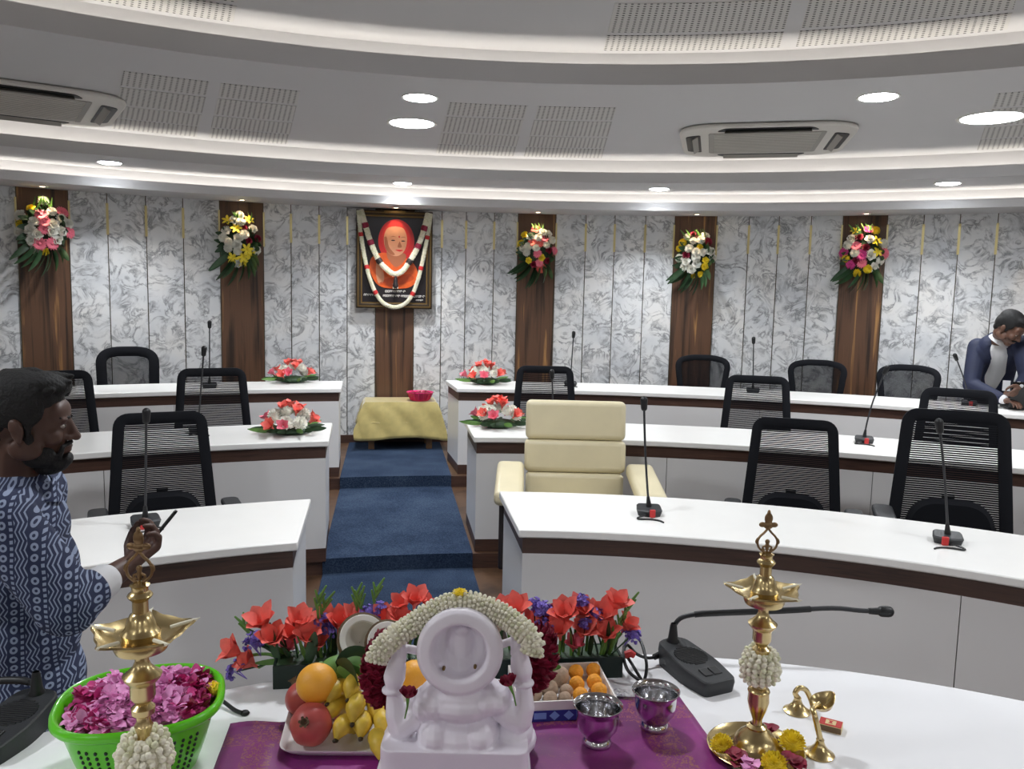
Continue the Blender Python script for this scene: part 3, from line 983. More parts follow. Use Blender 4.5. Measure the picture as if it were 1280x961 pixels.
# ================================================================== GOOSENECK MICROPHONES
def mic(label, base, head, ztop, ydepth=None, bend=.5, red=True, w=.12, side=1):
    p = on_z(*base, ztop); h = at(*head, (p.y if ydepth is None else ydepth)); a = phi_of(p)
    t = thing('gooseneck_microphone', label, 'microphone', p, -a, 'gooseneck desk microphones'); W = WM[t]
    b = MB(); ol = rpoly([(-w * .5, -.035), (0, -.06), (w * .5, -.035), (w * .46, .055), (-w * .46, .055)], [.012, .02, .012, .015, .015], 4)
    n = len(ol); vs = [(x * .86, y * .86, 0) for x, y in ol] + [(x, y, .026 + .10 * max(0, y + .03)) for x, y in ol] + [(x * .9, y * .9, .032 + .10 * max(0, y + .03)) for x, y in ol]
    b.add(vs, [tuple(range(n))[::-1], tuple(range(2 * n, 3 * n))] + [(k * n + i, k * n + (i + 1) % n, (k + 1) * n + (i + 1) % n, (k + 1) * n + i) for k in (0, 1) for i in range(n)])
    b.build('base', X['mic_grey'], t, smooth=False)
    hl = W.inverted() @ h
    s = Vector((0, .01, .034)); e = hl
    mid = s.lerp(e, .5) + Vector(((s.x - e.x) * .18 * bend, 0, 0))
    path = bez([s, s.lerp(e, .2) + Vector(((s.x - e.x) * .12 * bend, 0, 0)), mid, s.lerp(e, .8) + Vector(((s.x - e.x) * .1 * bend, 0, 0)), e], 24)
    b = MB(); b.tube([s, s + (path[2] - s).normalized() * .05], [.014, .007], 10); b.build('collar', X['black_plastic'], t)
    b = MB(); b.tube(path, .0052, 8); b.build('gooseneck', X['gooseneck'], t)
    d = (path[-1] - path[-3]).normalized()
    b = MB(); b.cap(e - d * .03, e + d * .008, .0145, .017, 12); b.build('microphone_head', X['black_plastic'], t)
    if red:
        b = MB(); b.box((.012 * side, -.056, .02), (.026, .014, .036), Matrix.Rotation(.25, 4, 'Z')); o = b.build('cable_tie', X['red'], t, bevel=.003); o['label'] = 'red cable tie'
        b = MB(); b.tube(bez([(.0, -.045, .012), (-.05 * side, -.075, .006), (-.055 * side, -.105, .005), (.0, -.10, .005), (.04 * side, -.115, .004), (.055 * side, -.14, .004)], 24), .004, 7); b.build('cable', X['black_plastic'], t)
    return t


mic('gooseneck microphone on the front-row desk left of the aisle, in front of the mesh chair', (182, 657), (183, 517), ZD1, bend=0, red=True, side=-1)
mic('gooseneck microphone on the front-row desk in front of the cream armchair', (811, 643), (805, 502), ZD1, bend=-.6)
mic('gooseneck microphone on the front-row desk at right, before the second mesh chair', (1184, 678), (1174, 530), ZD1, bend=.4, side=-1)
mic('gooseneck microphone on the middle-row desk left of the aisle, before the mesh chair', (248, 541), (255, 437), ZD2, bend=.1)
mic('gooseneck microphone on the middle-row desk hidden behind the cream armchair', (692, 541), (690, 466), ZD2, bend=0)
mic('gooseneck microphone on the middle-row desk at right, neck bowed towards the wall', (1080, 553), (1108, 461), ZD2, bend=.9)
mic('gooseneck microphone on the back desk left of the aisle, below the yellow and white bouquet', (262, 484), (262, 404), ZD3, bend=0, red=False)
mic('gooseneck microphone on the back desk, first one right of the aisle', (713, 482), (717, 417), ZD3, bend=.1)
mic('gooseneck microphone on the back desk behind a mesh chair, right of centre', (941, 490), (942, 424), ZD3, bend=0, red=False)
mic('gooseneck microphone on the back desk leaning beside the person in the blazer', (1211, 506), (1194, 445), ZD3, bend=.5)

# ================================================================== LOW TABLE, CLOTH, PINK BASIN
fr = on_R(501, 503, 8.28); a = phi_of(fr); zt_ = fr.z
lt_c = pol(8.28 + .19, a, P3 + .010)
hT = zt_ - P3 - .010
ppm = F / 8.35
t = thing('low_table', 'low plain wooden table under the gold cloth at the end of the aisle', 'table', lt_c, -a)
b = MB(); b.box((0, 0, hT - .02), (.70, .36, .03)); b.build('table_top', X['oak'], t, bevel=.004)
for sx in (-1, 1):
    for sy in (-1, 1):
        b = MB(); b.box((sx * .29, sy * .145, (hT - .035) / 2), (.06, .05, hT - .035)); b.build('leg', X['oak'], t, bevel=.004)
cl = thing('gold_cloth', 'pale gold satin cloth draped over the low table at the end of the aisle', 'cloth', lt_c, -a)
b = MB(); NX, NY = 49, 37
LX, LY = 1.30, 1.12
def drape(u, v):
    x = (u - .5) * LX; y = (v - .5) * LY; hx, hy = .355, .185
    ox = max(0, abs(x) - hx); oy = max(0, abs(y) - hy); sx = math.copysign(1, x); sy = math.copysign(1, y)
    z = hT + .004; X_ = x; Y_ = y
    if ox > 0 or oy > 0:
        d = max(ox, oy) if min(ox, oy) == 0 else max(ox, oy)
        fold = .018 * math.sin(x * 11 + y * 9) * min(1, d / .1)
        z -= max(0, d - .006)
        X_ = sx * (min(abs(x), hx) + (.012 + .12 * min(ox, .25) + abs(fold) * .8 if ox > 0 else 0) + (.2 * min(ox, oy) if oy > 0 else 0))
        Y_ = sy * (min(abs(y), hy) + (.012 + .10 * oy + abs(fold) * .7 if oy > 0 else 0) + (.15 * min(ox, oy) if ox > 0 else 0))
        z = max(z + .008 * math.sin(x * 7 + 1) * (d / .2), .012)
    return Vector((X_, Y_, z))
b.grid(drape, NX, NY); b.build('drape', X['gold_cloth'], cl, solid=.002)
# crease line left by folding, pressed across the front
b = MB(); b.tube([(-.33 + .66 * i / 12, -.185 - .034 - .003 * math.sin(i), hT - .205 + .008 * math.sin(i * 1.2)) for i in range(13)], .004, 6, flat=.6); b.build('fold_crease', X['gold_cloth'], cl)

pb = on_R(525, 492, 8.40); pb.z = zt_ + .006
t = thing('pink_basin', 'bright pink plastic basin on the gold-clothed low table', 'basin', pb, 0)
b = MB(); b.lathe([(.001, 0), (.085, 0), (.095, .006), (.125, .075), (.138, .083), (.140, .088), (.136, .090), (.120, .078), (.09, .012), (.001, .008)], seg=40); b.build('bowl', X['pink_plastic'], t)
b = MB()
for k in range(16):
    w = 2 * PI * k / 16; b.tube([(.10 * math.cos(w), .10 * math.sin(w), .014), (.128 * math.cos(w), .128 * math.sin(w), .074)], .004, 6)
b.build('rib', X['pink_plastic'], t)
b = MB()
for k in range(90):
    r = .105 * math.sqrt(random.random()); w = random.random() * 2 * PI
    M = Matrix.Rotation(random.uniform(-.7, .7), 4, 'X') @ Matrix.Rotation(w, 4, 'Z')
    b.ell((r * math.cos(w), r * math.sin(w), .068 + random.uniform(0, .022)), (.016, .011, .004), M, 7, 5)
o = tag(b.build('flower_petals', X['maroon'], None, world=None), 'dark red petals heaped in the pink basin', 'petals', kind='stuff'); o.location = pb
# ================================================================== FLOWERS
def petal(b, base, d, up, L, W, curl=.3, cup=.15, mi=None):
    """one petal from base, direction d, bending towards -up by curl; W half width"""
    d = d.normalized(); s = d.cross(up)
    s = s.normalized() if s.length > 1e-6 else Vector((1, 0, 0)); n = s.cross(d).normalized()
    vs = []; prof = [(.0, .18), (.3, .75), (.62, 1.0), (.86, .68), (1.0, .1)]
    for t, w in prof:
        c = base + d * (L * t * (1 - .15 * curl * t)) - n * (curl * L * t * t)
        for q in (-1, 0, 1):
            vs.append(c + s * (W * w * q) + n * (cup * W * w * (q * q)))
    b.add(vs, [(3 * i + k, 3 * i + k + 1, 3 * i + k + 4, 3 * i + k + 3) for i in range(4) for k in (0, 1)], mi)


def gladiolus_bloom(L=.05, seed=0):
    """open funnel bloom along +Z"""
    r = random.Random(seed); b = MB()
    for ringi, (n, tilt, l) in enumerate(((3, .40, 1.0), (3, .24, 1.08))):
        for k in range(n):
            w = 2 * PI * (k + .5 * ringi) / n + r.uniform(-.15, .15)
            o = Vector((math.cos(w), math.sin(w), 0)); d = o * math.sin(tilt) + Vector((0, 0, math.cos(tilt)))
            petal(b, o * .004, d, -o * 1.0 + Vector((0, 0, .001)), L * l * r.uniform(.9, 1.1), L * .36, .30 + r.uniform(-.12, .12), .3)
    b.tube([(0, 0, -.3 * L), (0, 0, .12 * L)], [.05 * L, .12 * L], 8)
    return b


def rose_bloom(r=.03, seed=0):
    q = random.Random(seed); b = MB()
    for lay, (n, tilt, l) in enumerate(((3, .15, .75), (4, .45, .85), (5, .8, .95), (6, 1.15, 1.0))):
        for k in range(n):
            w = 2 * PI * k / n + lay * .7 + q.uniform(-.2, .2); o = Vector((math.cos(w), math.sin(w), 0))
            d = o * math.sin(tilt) + Vector((0, 0, math.cos(tilt)))
            petal(b, o * (.08 * r) - Vector((0, 0, .3 * r)), d, -o, r * 1.25 * l, r * .62, -.25 + .25 * lay * .6, .4)
    b.ell((0, 0, -.05 * r), (.35 * r, .35 * r, .5 * r), None, 8, 6)
    return b


def mum_bloom(r=.03, seed=0, n=70):
    """dense ball of short petals (chrysanthemum, marigold)"""
    q = random.Random(seed); b = MB(); b.ell((0, 0, 0), (r * .72, r * .72, r * .6), None, 10, 7)
    for k in range(n):
        z = 1 - 1.35 * (k + .5) / n; rr = math.sqrt(max(0, 1 - z * z)); w = k * 2.39996
        d = Vector((rr * math.cos(w), rr * math.sin(w), z))
        petal(b, d * (r * .45), d + Vector((0, 0, .15)), Vector((0, 0, 1)) + d * .01 if abs(z) < .95 else Vector((1, 0, 0)), r * .6 * q.uniform(.85, 1.1), r * .17, -.2, .3)
    return b


def gerbera_bloom(r=.035, seed=0, n=16):
    q = random.Random(seed); b = MB()
    for lay in (0, 1):
        for k in range(n):
            w = 2 * PI * (k + .5 * lay) / n; o = Vector((math.cos(w), math.sin(w), 0)); d = o + Vector((0, 0, .25 + .3 * lay))
            petal(b, o * .15 * r, d, Vector((0, 0, 1)), r * (1.0 - .2 * lay) * q.uniform(.92, 1.05), r * .17, .2, .1, 0)
    b.ell((0, 0, .08 * r), (.28 * r, .28 * r, .16 * r), None, 10, 6)
    return b


def lily_bloom(r=.045, seed=0):
    b = MB()
    for k in range(6):
        w = 2 * PI * k / 6; o = Vector((math.cos(w), math.sin(w), 0)); d = o * .8 + Vector((0, 0, .65))
        petal(b, o * .05 * r, d, Vector((0, 0, 1)) - o * .5, r * 1.15, r * .27, .45, .15)
    for k in range(4):
        w = 2 * PI * k / 4; b.tube([(0, 0, 0), (.18 * r * math.cos(w), .18 * r * math.sin(w), .6 * r)], .025 * r, 5)
    return b


def leaf_mesh(L=.16, W=.03, curl=.35, n=9):
    b = MB(); vs = []
    for i in range(n):
        t = i / (n - 1); w = W * (math.sin(PI * min(1, t * .92 + .06)) ** .7); z = -curl * L * t * t
        for q in (-1, 0, 1): vs.append((q * w, L * t, z + abs(q) * w * .35))
    b.add(vs, [(3 * i + k, 3 * i + k + 1, 3 * i + k + 4, 3 * i + k + 3) for i in range(n - 1) for k in (0, 1)]); return b


def statice(r=.02, seed=0):
    q = random.Random(seed); b = MB()
    for k in range(34):
        d = Vector((q.gauss(0, 1), q.gauss(0, 1), abs(q.gauss(.4, 1)))).normalized(); c = d * (r * q.uniform(.5, 1))
        for j in range(4):
            w = 2 * PI * j / 4 + q.random(); o = Vector((math.cos(w), math.sin(w), 0))
            petal(b, c, d * .8 + o, d, r * .48, r * .22, .1, .2)
    for k in range(5): b.tube([(0, 0, -1.4 * r), (q.uniform(-.5, .5) * r, q.uniform(-.5, .5) * r, .2 * r)], .04 * r, 5)
    return b


CACHE = {}


def proto(kind, m, size, seed):
    key = (kind, m, round(size, 4), seed)
    if key not in CACHE:
        fn = {'glad': gladiolus_bloom, 'rose': rose_bloom, 'mum': mum_bloom, 'gerb': gerbera_bloom, 'lily': lily_bloom, 'stat': statice, 'marigold': mum_bloom}[kind]
        o = fn(size, seed).build(kind, X[m], None, smooth=True, angle=80); me = o.data; bpy.data.objects.remove(o); CACHE[key] = me
    return CACHE[key]


def leafp(L, W, curl, m):
    key = ('leaf', m, L, W, curl)
    if key not in CACHE:
        o = leaf_mesh(L, W, curl).build('leaf', X[m], None); me = o.data; bpy.data.objects.remove(o); CACHE[key] = me
    return CACHE[key]


def child(name, me, parent, loc, d, roll=0.0, scale=1.0, axis='Z'):
    o = bpy.data.objects.new(name, me); COL.objects.link(o); o.parent = parent
    q = Vector(d).to_track_quat(axis, 'X' if axis != 'X' else 'Z')
    o.matrix_local = Matrix.Translation(Vector(loc)) @ q.to_matrix().to_4x4() @ Matrix.Rotation(roll, 4, axis) @ Matrix.Scale(scale, 4)
    return o


FN = {'rose': 'rose', 'mum': 'chrysanthemum', 'gerb': 'gerbera', 'lily': 'lily', 'glad': 'gladiolus', 'stat': 'statice'}

# ---- wall bouquets
def bouquet(px, py, w, h, label, palette, seed):
    R = RW - .02; p = on_R(px, py, R); a = phi_of(p)
    t = thing('wall_bouquet', label, 'bouquet', p, -a, 'wall bouquets on the walnut panels')
    r = random.Random(seed)
    # florist's foam block that everything is stuck into
    b = MB(); b.ell((0, -.035, 0), (w * .36, .04, h * .38), None, 14, 10); b.build('foam_block', X['leaf'], t)
    spots = []
    tries = 0
    while len(spots) < 25 and tries < 3000:
        tries += 1
        u = r.uniform(-1, 1); v = r.uniform(-1, 1)
        lim = 1 if v > -.2 else 1 - .7 * (-.2 - v) / .8
        if u * u + v * v > 1 or abs(u) > lim: continue
        x = u * w * .5; z = v * h * .46 + .02
        if all((x - s[0]) ** 2 + (z - s[1]) ** 2 > (.057) ** 2 for s in spots): spots.append((x, z, u, v))
    for i, (x, z, u, v) in enumerate(spots):
        kind, m, size = palette[i % len(palette)]
        bulge = max(.0, 1 - u * u - v * v) ** .5
        loc = (x, -.055 - .085 * bulge, z)
        d = (u * .7, -1.0, v * .7 + .25)
        child(FN[kind], proto(kind, m, size, i % 3), t, loc, d, r.random() * 6, r.uniform(.9, 1.12))
    n = 34
    for k in range(n):
        w_ = 2 * PI * k / n + r.uniform(-.1, .1); dx, dz = math.cos(w_), math.sin(w_)
        L = .09 + .05 * r.random() + (.15 if dz < -.5 else 0)
        base = (dx * w * .28, -.035 - .05 * r.random(), dz * h * .28 - .02)
        child('leaf', leafp(round(L, 2), .028, .3, 'leaf'), t, base, (dx, -.5 - .7 * r.random(), dz - .25), r.uniform(-.5, .5), 1, 'Y')
    for k in range(8):
        child('leaf', leafp(.13, .012, .2, 'leaf_light'), t, (r.uniform(-.1, .1), -.08, h * .34), (r.uniform(-.6, .6), -.5, 1), 0, 1, 'Y')
    return t


Wm = ('mum', 'white_petal', .043); Wr = ('rose', 'white_petal', .042)
bouquet(55, 287, .40, .50, 'wall bouquet of white and pink flowers at far left', [Wr, ('gerb', 'pink_petal', .052), Wm, Wr, ('gerb', 'pink_petal', .05), ('rose', 'yellow_petal', .03), Wr], 1)
bouquet(299, 303, .38, .52, 'wall bouquet of white roses and yellow lilies left of the framed portrait', [Wr, ('lily', 'yellow_petal', .055), Wm, ('lily', 'yellow_petal', .05), Wr, ('rose', 'maroon', .03), Wm], 2)
bouquet(671, 314, .36, .50, 'wall bouquet of coral, white and maroon flowers right of the framed portrait', [Wm, ('gerb', 'coral', .046), ('rose', 'yellow_petal', .032), ('gerb', 'pink_petal', .045), ('rose', 'maroon', .032), Wr, Wm], 3)
bouquet(869, 321, .36, .48, 'wall bouquet of white, yellow and maroon flowers, second right of the portrait', [Wr, Wm, ('mum', 'yellow_petal', .04), Wr, ('rose', 'maroon', .035), Wm, ('rose', 'yellow_petal', .03)], 4)
bouquet(1079, 317, .38, .50, 'wall bouquet of yellow, white and bright pink flowers, farthest right', [Wr, ('mum', 'yellow_petal', .042), ('gerb', 'magenta', .05), Wm, ('gerb', 'pink_petal', .05), ('rose', 'maroon', .034), ('lily', 'yellow_petal', .045)], 5)

# ---- low arrangements lying on the desk ends
def arrangement(px, py, zt, w, label, seed):
    p = on_z(px, py, zt); a = phi_of(p)
    t = thing('flower_arrangement', label, 'flower arrangement', p, -a, 'low flower arrangements on the desk ends')
    r = random.Random(seed)
    b = MB(); b.ell((0, 0, .03), (w * .3, .10, .032), None, 14, 8); b.build('foam_block', X['leaf'], t)
    for k in range(13):
        u = r.uniform(-1, 1); v = r.uniform(-1, 1)
        if u * u + v * v > 1: u *= .7; v *= .7
        x, y = u * w * .30, v * .11; zz = .05 + .08 * max(0, 1 - u * u - v * v) ** .5
        child('chrysanthemum', proto('mum', 'white_petal', .042, k % 3), t, (x, y, zz + .012), (u * .6, v * .8 - .2, 1), r.random() * 6, r.uniform(.9, 1.15))
    for k in range(11):
        w_ = 2 * PI * k / 11 + r.uniform(-.2, .2); q = r.uniform(.72, 1.0) if k % 3 else r.uniform(.1, .4)
        x, y = math.cos(w_) * w * .40 * q, math.sin(w_) * .14 * q
        child('gladiolus', proto('glad', ('coral', 'coral', 'pink_petal')[k % 3], .062, k % 4), t, (x, y, .04 + .12 * (1 - q) + .02), (math.cos(w_) * q, math.sin(w_) * q - .15, .75 + .6 * (1 - q)), r.random() * 6, r.uniform(.9, 1.1))
    for k in range(14):
        w_ = 2 * PI * k / 14 + r.uniform(-.1, .1)
        child('leaf', leafp(round(.09 + .04 * (k % 3), 2), .016, .12, ('leaf', 'leaf', 'leaf_light')[k % 3]), t, (math.cos(w_) * w * .26, math.sin(w_) * .085, .03), (math.cos(w_), math.sin(w_) * .7, .10), r.uniform(-.4, .4), 1, 'Y')
    return t


arrangement(366, 478, ZD3, .46, 'coral and white flower arrangement on the back desk left of the aisle', 11)
arrangement(363, 542, ZD2, .44, 'coral and white flower arrangement on the middle desk left of the aisle', 12)
arrangement(607, 480, ZD3, .46, 'coral and white flower arrangement on the back desk right of the aisle', 13)
arrangement(622, 534, ZD2, .42, 'coral and white flower arrangement on the middle desk beside the cream armchair', 14)

# ================================================================== PORTRAIT
pc = on_R(493, 325, RW - .07); a = phi_of(pc)
sp = F / ((pc - Vector((0, 0, H))).length)
fw, fh = 93 / sp * .99, 118 / sp * 1.0
t = thing('framed_portrait', 'framed portrait of a bald person in orange robes on the centre walnut panel', 'portrait', pc, -a)
def fbar(b, w, h, t0, t1, y0, y1):
    A = [(-w, -h), (w, -h), (w, h), (-w, h)]; B = [(-w + t1, -h + t1), (w - t1, -h + t1), (w - t1, h - t1), (-w + t1, h - t1)]
    vs = [(x, y0, z) for x, z in A] + [(x, y0, z) for x, z in B] + [(x, y1, z) for x, z in A] + [(x, y1, z) for x, z in B]
    fs = []
    for i in range(4):
        j = (i + 1) % 4
        fs += [(i, j, 4 + j, 4 + i), (8 + i, 12 + i, 12 + j, 8 + j), (i, 8 + i, 8 + j, j), (4 + i, 4 + j, 12 + j, 12 + i)]
    b.add(vs, fs)
b = MB(); fbar(b, fw / 2, fh / 2, 0, .05, -.035, .045); b.build('frame', X['frame_dark'], t, smooth=False, bevel=.005)
b = MB(); fbar(b, fw / 2 - .05, fh / 2 - .05, 0, .012, -.028, -.006); b.build('inner_bead', X['frame_gold'], t, smooth=False)
b = MB(); fbar(b, fw / 2 - .016, fh / 2 - .016, 0, .01, -.042, -.03); b.build('outer_bead', X['frame_gold'], t, smooth=False)
b = MB(); b.box((0, .0, 0), (fw - .1, .012, fh - .1)); b.build('print', X['pic_black'], t, smooth=False)
def flat(name, pts, y, m, par=None):
    b = MB(); n = len(pts); b.add([(x, y, z) for x, z in pts] + [(x, y + .0012, z) for x, z in pts], [tuple(range(n)), tuple(range(n, 2 * n))[::-1]] + [(i, (i + 1) % n, n + (i + 1) % n, n + i) for i in range(n)])
    return b.build(name, X[m], t, smooth=False)
def oval(cx, cz, rx, rz, n=36): return [(cx + rx * math.cos(2 * PI * k / n), cz + rz * math.sin(2 * PI * k / n)) for k in range(n)]
U = 1 / 6.86 / sp            # one unit = one pixel of the photo's enlarged portrait
def up(x, y): return ((x - 437) * U, (487 - y) * U)
def sm(pts, n=40):
    P = [Vector((*up(*p), 0)) for p in pts]; P = P + [P[0]]
    out = bez(P, n)[:-1]; return [(p.x, p.y) for p in out]
flat('red_glow', oval(*up(452, 330), 150 * U, 180 * U), -.0078, 'pic_red')
flat('red_glow', oval(*up(450, 310), 118 * U, 150 * U), -.0090, 'pic_red2')
flat('robe', sm([(225, 560), (250, 470), (330, 430), (400, 440), (470, 470), (560, 480), (625, 560), (620, 660), (560, 712), (450, 725), (330, 712), (270, 660)], 60), -.0102, 'pic_orange')
flat('robe_fold', sm([(300, 690), (380, 640), (470, 625), (560, 600), (600, 640), (520, 680), (420, 705)], 40), -.0114, 'pic_orange2')
flat('robe_fold', sm([(285, 520), (310, 500), (345, 580), (350, 660), (310, 690), (285, 610)], 36), -.0114, 'pic_skin')
flat('neck', sm([(370, 420), (520, 430), (520, 490), (450, 545), (385, 480)], 30), -.0114, 'pic_skin2')
flat('face', sm([(445, 208), (510, 225), (540, 300), (528, 390), (490, 440), (440, 455), (385, 430), (355, 370), (350, 290), (380, 225)], 48), -.0126, 'pic_skin')
flat('cheek_shade', sm([(352, 300), (372, 300), (392, 380), (440, 440), (400, 440), (362, 390)], 30), -.0138, 'pic_skin2')
for ex, ey in ((425, 325), (508, 328)):
    flat('eye', oval(*up(ex, ey), 17 * U, 5 * U, 16), -.0140, 'pic_black')
    flat('eyebrow', sm([(ex - 26, ey - 26), (ex, ey - 36), (ex + 24, ey - 28), (ex, ey - 30)], 16), -.0140, 'pic_skin2')
flat('nose_shade', sm([(478, 330), (498, 375), (478, 384), (462, 376)], 16), -.0140, 'pic_skin2')
flat('mouth', sm([(440, 402), (475, 400), (508, 404), (478, 416)], 16), -.0140, 'pic_red')
flat('forehead_mark', oval(*up(476, 294), 7 * U, 9 * U, 14), -.0140, 'pic_red')
# caption: two rows of rounded white letters, too small in the photo to be read
r = random.Random(5); b = MB()
def letters(x0, x1, y, hgt):
    x = x0
    while x < x1:
        wd = r.uniform(11, 19)
        if r.random() < .12: x += 9; continue
        cx, cz = up(x + wd / 2, y)
        ol = [(cx + wd * .46 * U * math.cos(2 * PI * k / 12), cz + hgt * U * math.sin(2 * PI * k / 12)) for k in range(12)]
        b.tube([(p[0], -.0092, p[1]) for p in ol[:r.choice((9, 10, 12))]], 2.6 * U, 5)
        x += wd + 2
for a_ in ((362, 515, 748, 8), (186, 275, 782, 9), (345, 690, 786, 8), (620, 670, 818, 4)):
    b = MB(); letters(*a_); b.build('caption', X['pic_white'], t)
# plaque light strip at the top of the frame
b = MB(); b.prism([(-.11, -.05), (.11, -.05), (.085, -.03), (-.085, -.03)], fh / 2 - .03, fh / 2 + .0); b.build('crest', X['frame_gold'], t, bevel=.004)

# garlands of white buds with red and dark bands hanging on the frame
def buds_on(b, path, R, step=.011, r0=.0085, rnd=None, seg=8, mi_p=(0, 0, 0, 1)):
    rnd = rnd or random; path = [Vector(p) for p in path]
    acc = 0
    for i in range(len(path) - 1):
        d = path[i + 1] - path[i]; L = d.length
        if L < 1e-6: continue
        t = d / L; a, c = frame_of(t)
        while acc < L:
            p = path[i] + t * acc
            n = max(5, int(2 * PI * R / (r0 * 1.75)))
            off = rnd.random() * 6
            for k in range(n):
                w = 2 * PI * k / n + off; o = a * math.cos(w) + c * math.sin(w)
                b.cur = rnd.choice(mi_p)
                q = (o + t * rnd.uniform(-.4, .4)).to_track_quat('Z', 'Y').to_matrix().to_4x4()
                b.ell(p + o * (R * rnd.uniform(.82, .95)), (r0 * .85, r0 * .85, r0 * 1.0), q, 6, 5)
            acc += step
        acc -= L
    b.cur = 0


def garland(name, label, pts, R, bands, parent_loc, rz, yoff):
    g = thing(name, label, 'garland', parent_loc, rz, 'garlands hung on the portrait')
    P3_ = [Vector((*up(*p)[:1], yoff, up(*p)[1])) for p in pts]
    path = bez(P3_, 60)
    b = MB(); b.tube(path, R * .8, 10); buds_on(b, path, R, R * .62, R * .36, random.Random(3))
    b.build('bud_rope', [X['jasmine'], X['jasmine2']], g)
    for x, y, m in bands:
        p = Vector((up(x, y)[0], yoff, up(x, y)[1])); j = min(range(len(path) - 1), key=lambda i: (path[i] - p).length); d = (path[j + 1] - path[j]).normalized()
        bb = MB(); bb.tube([path[j] - d * R * 1.1, path[j], path[j] + d * R * 1.1], [R * 1.22, R * 1.4, R * 1.22], 12); bb.build('band', X[m], g)
    return g


loc = pc.copy()
garland('flower_garland', 'shorter thick garland of white buds with dark bands hung in a V over the portrait', [(160, 92), (190, 190), (240, 350), (310, 500), (400, 590), (448, 606), (500, 580), (560, 500), (630, 370), (680, 220), (710, 92)], 20 * U,
        [(195, 215, 'maroon'), (243, 360, 'maroon'), (312, 505, 'brown_black'), (556, 505, 'brown_black'), (628, 372, 'maroon'), (675, 228, 'maroon')], loc, -a, -.075)
g2 = garland('flower_garland', 'longer thin garland of white buds with red bands looping below the portrait', [(140, 95), (155, 250), (185, 440), (225, 620), (280, 760), (350, 850), (440, 880), (525, 850), (590, 765), (640, 620), (680, 440), (712, 260), (735, 95)], 15 * U,
             [(160, 305, 'red'), (210, 540, 'red'), (280, 757, 'red'), (595, 757, 'red'), (663, 540, 'red'), (708, 312, 'red')], loc, -a, -.055)
g = thing('garland_tassel', 'dark and red tassel under the point of the V-shaped garland', 'tassel', loc, -a)
b = MB()
for y0_, y1_, r_ in ((620, 645, 15), (645, 662, 20), (675, 700, 24)):
    b.cap((up(445, y0_)[0], -.075, up(445, y0_)[1]), (up(445, y1_)[0], -.075, up(445, y1_)[1]), r_ * U * .8, r_ * U, 10)
b.build('bead', X['brown_black'], g)
b = MB()
for dx in (-14, 0, 14): b.cap((up(445 + dx, 690)[0], -.078, up(445, 690)[1]), (up(445 + dx * 1.3, 722)[0], -.076, up(445, 722)[1]), 8 * U, 5 * U, 8)
b.build('flower_drop', X['white_petal'], g)
# ================================================================== HEAD TABLE
RT0, RT1 = 1.22, 2.135
ta0, ta1 = rad(-66), rad(58)
tc = pol((RT0 + RT1) / 2, rad(-4), 0)
t = thing('head_table', 'long curved table hidden under the white cloth in the foreground', 'table', tc, 0)
b = MB(); b.strip(arc(RT0 + .02, ta0 + .02, ta1 - .02, 40), arc(RT1 - .02, ta0 + .02, ta1 - .02, 40), ZT - .035, ZT - .006); b.build('table_top', X['white_lam'], t, world=WM[t])
for a in (-64, -24, 16, 56):
    for R in (RT0 + .08, RT1 - .10):
        b = MB(); b.tube([pol(R, rad(a), 0), pol(R, rad(a), ZT - .034)], .022, 12); b.build('leg', X['grey_metal'], t, world=WM[t])
b = MB(); nA = 140
secs = [(RT0 - .012, .012), (RT0 - .010, ZT - .10), (RT0 - .004, ZT - .015), (RT0 + .012, ZT), (RT0 + .25, ZT), (RT0 + .55, ZT), (RT1 - .1, ZT), (RT1 - .012, ZT), (RT1 + .004, ZT - .012), (RT1 + .008, ZT - .10), (RT1 + .012, .012)]
vs = []
for i in range(nA + 1):
    a = ta0 + (ta1 - ta0) * i / nA
    for R, z in secs:
        low = max(0, (ZT - .1 - z)) / ZT
        vs.append(pol(R + .022 * low * math.sin(a * 34) * (1 if R > 1.7 else -1), a, z))
m = len(secs); fs = [(i * m + k, i * m + k + 1, (i + 1) * m + k + 1, (i + 1) * m + k) for i in range(nA) for k in range(m - 1)]
for i in (0, nA):                                   # close the two ends of the skirt
    fs.append(tuple(i * m + k for k in range(m)))
b.add(vs, fs)
tag(b.build('white_tablecloth', X['table_cloth'], None, smooth=True), 'plain white cloth covering the curved head table in the foreground', 'tablecloth')

# ---- purple silk cloth under the offerings
def zq(px, py, dz=0.0):
    p = on_z(px, py, ZT); return Vector((p.x, p.y, ZT + dz))
cor = [zq(262, 975), zq(288, 907), zq(846, 868), zq(925, 975)]
b = MB(); nu, nv = 60, 24
A0, A1, B1, B0 = cor[0], cor[1], cor[2], cor[3]
A0 = A0 + (A0 - A1) * 1.4; B0 = B0 + (B0 - B1) * .7
def silk(u, v):
    p = A0.lerp(B0, u).lerp(A1.lerp(B1, u), v)
    z = .0035 + .0022 * math.sin(u * 31 + v * 7) * math.sin(v * 17 + u * 5) ** 2 + (.004 * math.exp(-((u - .09) / .012) ** 2) + .003 * math.exp(-((v - .80) / .01) ** 2)) * (0.5 + .5 * math.sin(v * 9 + u * 21))
    e = .004 * math.sin(u * 40) * (v > .99)
    return Vector((p.x, p.y + e, ZT + max(.002, z)))
b.grid(silk, nu, nv)
o = b.build('purple_cloth', X['purple'], None, smooth=True, solid=.0012)
ul = o.data.uv_layers.new(name='UVMap')
for lp in o.data.loops:
    i = lp.vertex_index; ul.data[lp.index].uv = ((i % nu) / (nu - 1), (i // nu) / (nv - 1))
tag(o, 'purple silk cloth with woven gold borders spread on the white table', 'cloth')
ZC = ZT + .0065                                     # top of the silk

